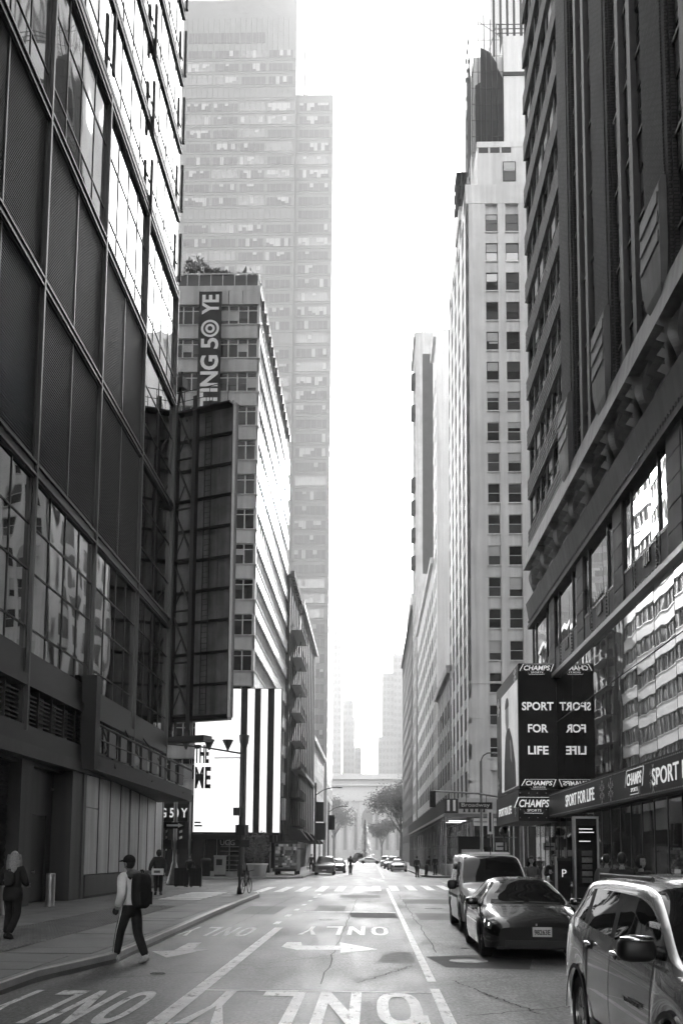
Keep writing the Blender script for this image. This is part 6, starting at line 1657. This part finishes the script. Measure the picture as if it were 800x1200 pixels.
c = MB(); c.box(-2.05, -1.72, -.05, -.02, 3.15, 4.6); sg2 = c.build('vertical_sign', M['print_plain'], SG); MB().box(-1.95, -1.82, -.054, -.05, 3.3, 4.45).build('print_line', M['sign_grey'], sg2)
c = MB(); c.box(-1.6, -.95, -.3, -.27, 2.2, 2.65); sg3 = c.build('small_sign', M['print_plain'], SG); MB().box(-1.52, -1.03, -.304, -.3, 2.38, 2.46).build('print_line', M['sign_grey'], sg3)
c = MB(); c.box(-2.3, -1.9, -.2, .2, 2.4, 2.9); c.build('walk_signal', M['black'], SG)
GB = thing('globe_lamp', 'dark round globe of a subway lamp under the corner billboard', 'lamp', (7.55, 58.9, .15))
c = MB(); c.tube((0, 0, 0), (0, 0, 2.9), .06); c.build('post', M['iron'], GB); ellipsoid((0, 0, 3.1), (.3, .3, .28), 16, 12).build('globe', mat('globe_glass', .05, .15, var=.1), GB, True)
TW = thing('shop_sign_lightbox', 'lit shop lightbox behind the people on the right corner', 'sign', (5.0, 60.5, .15))
c = MB(); c.box(.4, 2.2, 3.9, 4.2, .1, 2.9); c.build('frame', M['sign_black'], TW); c = MB(); c.box(.6, 2.0, 3.85, 3.9, 1.7, 2.1); c.build('lit_strip', M['blind'], TW)
# left lamp posts and signals
LL = thing('signal_pole', 'grey lamp post with conical base and one-way sign by the left shop corner', 'traffic signal', (-10.65, 55.6, .15))
c = MB(); c.lathe([(.42, 0), (.42, .12), (.2, .95), (.15, 1.2), (.11, 1.25), (.09, 6.0)], n=14); c.build('pole', M['galvd'], LL, True)
c = MB(); c.box(-.62, .55, -.15, -.12, 3.05, 3.4); ow = c.build('one_way_sign', M['sign_black'], LL)
c = MB(); c.hexa([(-.45, -.157, 3.17), (.2, -.157, 3.17), (.2, -.153, 3.17), (-.45, -.153, 3.17), (-.45, -.157, 3.28), (.2, -.157, 3.28), (.2, -.153, 3.28), (-.45, -.153, 3.28)]); c.face([(.18, -.156, 3.1), (.45, -.156, 3.225), (.18, -.156, 3.35)]); c.build('arrow_print', M['print_plain'], ow)
for x in (-.75, .15): c = MB(); c.box(x, x + .6, -.2, .1, 1.95, 2.45); c.build('signal_box', M['sign_grey'], LL)
PS = thing('pedestrian_signal', 'thin black pedestrian signal post at the left kerb corner', 'traffic signal', (-5.62, 44.0, .15))
c = MB(); c.lathe([(.11, 0), (.09, .25), (.055, .35), (.05, 3.3)], n=10); c.build('pole', M['black'], PS, True)
c = MB(); c.box(-.2, .2, -.14, .14, 2.5, 2.95); c.build('signal_head', M['black'], PS); c = MB(); c.box(.05, .4, -.1, .12, 2.0, 2.3); c.build('side_box', M['black'], PS)
c = MB(); c.box(-.1, .1, .05, .3, .9, 1.25); c.build('push_button_box', M['iron'], PS)
BK = thing('bicycle', 'dark bicycle leaning on the thin signal post at the left corner', 'bicycle', (-5.4, 44.55, .15), R(80))
for x in (-.5, .5):
    w = MB(); n = 20
    for k in range(n): a, b = 2 * math.pi * k / n, 2 * math.pi * (k + 1) / n; w.tube((x + .33 * math.cos(a), 0, .34 + .33 * math.sin(a)), (x + .33 * math.cos(b), 0, .34 + .33 * math.sin(b)), .018, n=6)
    for k in range(8): a = math.pi * k / 4; w.tube((x, 0, .34), (x + .33 * math.cos(a), 0, .34 + .33 * math.sin(a)), .004, n=4)
    w.build('wheel', tyre_m, BK)
w = MB(); w.path([(-.5, 0, .34), (-.05, 0, .32), (.38, 0, .78), (-.2, 0, .8), (-.05, 0, .32)], .018); w.path([(-.5, 0, .34), (-.2, 0, .8), (-.23, 0, .95)], .016); w.path([(.5, 0, .34), (.36, 0, .95)], .018); w.build('frame', M['iron'], BK)
MB().box(-.36, -.12, -.07, .07, .95, 1.0).build('saddle', cl_black, BK)
w = MB(); w.path([(.36, -.25, 1.02), (.36, 0, .96), (.36, .25, 1.02)], .014); w.build('handlebar', M['iron'], BK)
BP = thing('mast_arm_lamp', 'black pole before the white screen with a long mast arm and flared lamp heads', 'traffic signal', (-9.75, 77.6, .15))
c = MB(); c.lathe([(.36, 0), (.3, .9), (.2, 1.1), (.17, 5.0), (.15, 9.6), (.34, 10.2), (.4, 10.75), (.1, 10.8)], n=14); c.build('pole', M['iron'], BP, True)
c = MB(); c.tube((0, -.1, 9.3), (-3.0, -.6, 9.75), .07); c.tube((-3.0, -.6, 9.75), (-5.8, -1.0, 9.95), .06); c.tube((0, -.1, 9.0), (-2.2, -.4, 8.95), .04); c.build('mast_arm', M['iron'], BP)
for x, y in ((-1.2, -.3), (-2.6, -.5), (-4.3, -.8)): o = MB().lathe([(.08, 0), (.1, .1), (.42, .75), (.42, .8), (0, .81)], n=12).build('lamp_head', M['iron'], BP); o.location = (x, y, 9.55)
c = MB(); c.box(-.7, -.2, -.3, .1, 4.6, 5.2); c.build('signal_head', M['iron'], BP); c = MB(); c.box(.0, .45, -.3, .1, 3.0, 3.9); c.build('signal_head', M['iron'], BP)
ellipsoid((.1, -.36, 3.5), (.13, .05, .13)).build('lit_lens', tube_l, BP)
PL = thing('shrub_planter', 'round concrete planter with a bushy shrub at the left far corner', 'planter', (-8.75, 79.0, .15))
c = MB(); c.lathe([(.62, 0), (.78, .85), (.85, .9), (.85, 1.0), (.72, 1.0), (.7, .9), (0, .9)], n=20); c.build('pot', M['concrete'], PL, True)
c = MB(); leaf_blob(c, (0, 0, 2.1), 1.05, 900, .12, 1.15); leaf_blob(c, (.3, 0, 2.9), .6, 250, .12, 1.0); c.build('foliage', M['leaf'], PL)
c = MB(); c.tube((0, 0, .9), (.1, 0, 2.4), .05, n=6); c.build('stem', M['bark'], PL)
PL2 = thing('shrub_planter', 'grey planter under the corner of the sidewalk shed behind the van', 'planter', (6.6, 89.5, .15))
c = MB(); c.lathe([(.5, 0), (.62, .85), (.68, 1.0), (.55, 1.0), (.5, .9), (0, .9)], n=18); c.build('pot', M['concrete'], PL2, True)
c = MB(); leaf_blob(c, (0, 0, 1.4), .55, 300, .1, .9); c.build('foliage', M['leaf'], PL2)
NB = thing('newspaper_box', 'pale newspaper box with dark window by the shop under the white screen', 'street box', (-11.5, 78.3, .15))
c = MB(); c.box(-.42, .42, -.3, .3, .15, 1.5); c.box(-.46, .46, -.34, .34, 1.5, 1.6); c.build('cabinet', M['galv'], NB); c = MB(); c.box(-.25, .2, -.32, -.3, .85, 1.3); c.build('window', M['sign_black'], NB); c = MB(); c.box(-.4, .4, -.28, .28, 0, .15); c.build('plinth', M['black'], NB)
TB = thing('litter_bin', 'dark litter bin left of the pale newspaper box', 'bin', (-12.6, 78.4, .15))
c = MB(); c.lathe([(.33, 0), (.36, 1.1), (.4, 1.15), (.4, 1.3), (.2, 1.4), (0, 1.4)], n=14); c.build('drum', M['black'], TB, True)
# food truck
FT_ = thing('food_truck', 'small patterned food truck parked at the far left corner', 'food truck', (-7.2, 86.6, 0))
trk = mat('vinyl_wrap', .22, .4, var=.75, scale=2.2, coords='obj')
c = MB(); c.box(-.95, .95, .1, 4.2, .45, 2.75); c.build('body', trk, FT_); c = MB(); c.box(-1.0, 1.0, .05, 4.25, 2.75, 2.95); c.build('roof', M['lbeam'], FT_)
z = .78
while z < 2.6:
    h_ = rnd.choice((.16, .22, .3)); x = -.88
    while x < .75:
        w = rnd.choice((.18, .26, .4)); MB().box(x, min(.88, x + w - .02), .06, .1, z, z + h_ - .02).build('menu_picture', (cl_mid, M['blind'], M['black'], M['galvd'], trk, M['print_plain'])[rnd.randrange(6)], FT_); x += w
    z += h_
c = MB(); c.box(-.9, .9, -.05, .1, .45, .65); c.build('bumper', M['black'], FT_)
for s in (-1, 1):
    for y in (.8, 3.4): MB().tube((s * .95, y, .36), (s * .72, y, .36), .36, n=16).build('wheel', tyre_m, FT_)
c = MB(); c.box(.95, 1.5, .8, 3.0, 2.3, 2.36); c.build('serving_flap', M['lbeam'], FT_)
KS = thing('pale_kiosk_sign', 'pale boxy shop sign above the food truck', 'sign', (-8.7, 90.5, 6.2)); c = MB(); c.box(-1.0, 1.0, 0, 1.5, -1.3, .6); c.build('cabinet', M['ledge'], KS)
c = MB(); c.box(-.8, .0, .3, 1.2, -3.3, -1.3); c.build('hanging_panel', M['sign_black'], KS)
# lamp with banners along the far left pavement
def banner_lamp(label, x, y, h, arm, bw_, bz):
    t = thing('banner_lamp', label, 'street lamp', (x, y, .15), 0, 'banner lamps on the far left pavement')
    c = MB(); c.lathe([(.2, 0), (.18, .8), (.1, .9), (.08, h)], n=10); c.build('pole', M['iron'], t, True)
    c = MB(); c.path([(0, 0, h - 1.3), (arm * .35, 0, h - .75), (arm * .75, 0, h - .5), (arm, 0, h - .48)], .045, 6); c.build('arm', M['iron'], t); ellipsoid((arm + .15, 0, h - .5), (.3, .12, .06)).build('lamp_head', M['iron'], t, True)
    for z0, z1, w, m_ in bz: c = MB(); c.box(.08, .08 + w, -.03, .0, z0, z1); c.build('banner', m_, t)
    c = MB()
    for z0, z1, w, m_ in bz: c.tube((0, 0, z1), (w + .1, 0, z1), .02, n=5); c.tube((0, 0, z0), (w + .1, 0, z0), .02, n=5)
    c.build('banner_bracket', M['iron'], t); return t
banner_lamp('nearer lamp post with two stacked banners on the far left pavement', -5.7, 104, 9.0, 2.3, 1, [(5.05, 7.0, .75, M['sign_grey']), (3.2, 4.9, .95, cl_dark)])
banner_lamp('farther lamp post with one banner on the far left pavement', -5.7, 136, 8.6, 2.2, 1, [(5.0, 6.9, .75, M['sign_grey'])])
# ================================================================== PARK TREES
def tree(label, x, y, h, r, n, group='park trees at the far end', seed=1, dens=1.0):
    t = thing('park_tree', label, 'tree', (x, y, 0), 0, group); rr = random.Random(seed)
    tb = MB(); lim = []
    tb.tube((0, 0, 0), (rr.uniform(-.3, .3), 0, h * .38), h * .022, h * .016, 8)
    for k in range(7):
        a = 2 * math.pi * k / 7 + rr.uniform(-.3, .3); p0 = Vector((0, 0, h * rr.uniform(.28, .42))); p1 = Vector((math.cos(a) * r * rr.uniform(.4, .75), math.sin(a) * r * rr.uniform(.4, .75), h * rr.uniform(.55, .85)))
        tb.tube(p0, p1, h * .011, h * .004, 6); lim.append(p1)
        for q in range(3): p2 = p1 + Vector((rr.uniform(-1, 1), rr.uniform(-1, 1), rr.uniform(-.1, 1))) * r * .35; tb.tube(p0.lerp(p1, .7), p2, h * .004, h * .0015, 5); lim.append(p2)
    tb.build('trunk', M['bark'], t)
    cr = MB()
    for p in lim:
        for _ in range(int(n)):
            d = Vector((rr.gauss(0, 1), rr.gauss(0, 1), rr.gauss(0, .8))) * r * .19; q = p + d; a = Vector((rr.gauss(0, 1), rr.gauss(0, 1), rr.gauss(0, 1))).normalized(); b = a.orthogonal(); l = rr.uniform(.18, .4)
            cr.face([q - a * l, q + b * l * .55, q + a * l, q - b * l * .55])
    cr.build('crown', M['leaf'], t); return t
tree('big park tree right of centre before the library', 9.0, 318, 24, 8.5, 330, seed=2)
tree('park tree close to the right building row', 16.5, 336, 26, 8, 240, seed=3)
tree('hazy park tree left of centre before the library', -12.5, 345, 22, 6.5, 110, seed=4)
tree('smaller park tree at the left end of the park', -18, 325, 19, 6, 90, seed=6)
tree('small park tree in the middle gap', 3.6, 362, 14, 4.5, 160, seed=5)
XT = thing('conifer_tree', 'cone-shaped conifer with small lights at the end of the street', 'tree', (-1.9, 312, 0))
c = MB(); c.tube((0, 0, 0), (0, 0, 11), .25, .05, 8); c.build('trunk', M['bark'], XT)
c = MB()
for k in range(2600):
    z = rnd.random() ** 1.4; zz = 1.0 + 11.5 * z; rr_ = 3.6 * (1 - z) * (0.82 + .18 * math.sin(zz * 5)) * math.sqrt(rnd.random()); a = rnd.uniform(0, 2 * math.pi); q = Vector((rr_ * math.cos(a), rr_ * math.sin(a), zz - .25 * rr_))
    d = Vector((math.cos(a), math.sin(a), -.35)).normalized(); s_ = d.cross(Vector((0, 0, 1))) * .12; l = rnd.uniform(.25, .5); c.face([q - s_, q + d * l, q + s_, q - d * .1])
c.build('crown', M['leaf'], XT)
c = MB()
for k in range(36): z = rnd.random(); a = rnd.uniform(math.pi, 2 * math.pi); r_ = 3.5 * (1 - z); c.box(r_ * math.cos(a) - .07, r_ * math.cos(a) + .07, r_ * math.sin(a) - .07, r_ * math.sin(a) + .07, 1 + 11 * z - .07, 1 + 11 * z + .07)
tag(c.build('tree_lights', M['print_white'], XT), kind='stuff')
# ================================================================== HAZE
hz = MB(); hz.box(-1300, 1300, -1300, 1300, -1.7, 245.0)
hm = bpy.data.materials.new('haze'); hm.use_nodes = True
nt = hm.node_tree
for n_ in list(nt.nodes):
    if n_.type != 'OUTPUT_MATERIAL': nt.nodes.remove(n_)
pv = nt.nodes.new('ShaderNodeVolumePrincipled')
pv.inputs['Color'].default_value = (.97, .97, .97, 1); pv.inputs['Density'].default_value = HAZE_D; pv.inputs['Anisotropy'].default_value = HAZE_G
nt.links.new(pv.outputs[0], nt.nodes['Material Output'].inputs['Volume'])
tag(hz.build('haze', hm), kind='stuff')
bpy.data.scenes.remove(TMP)
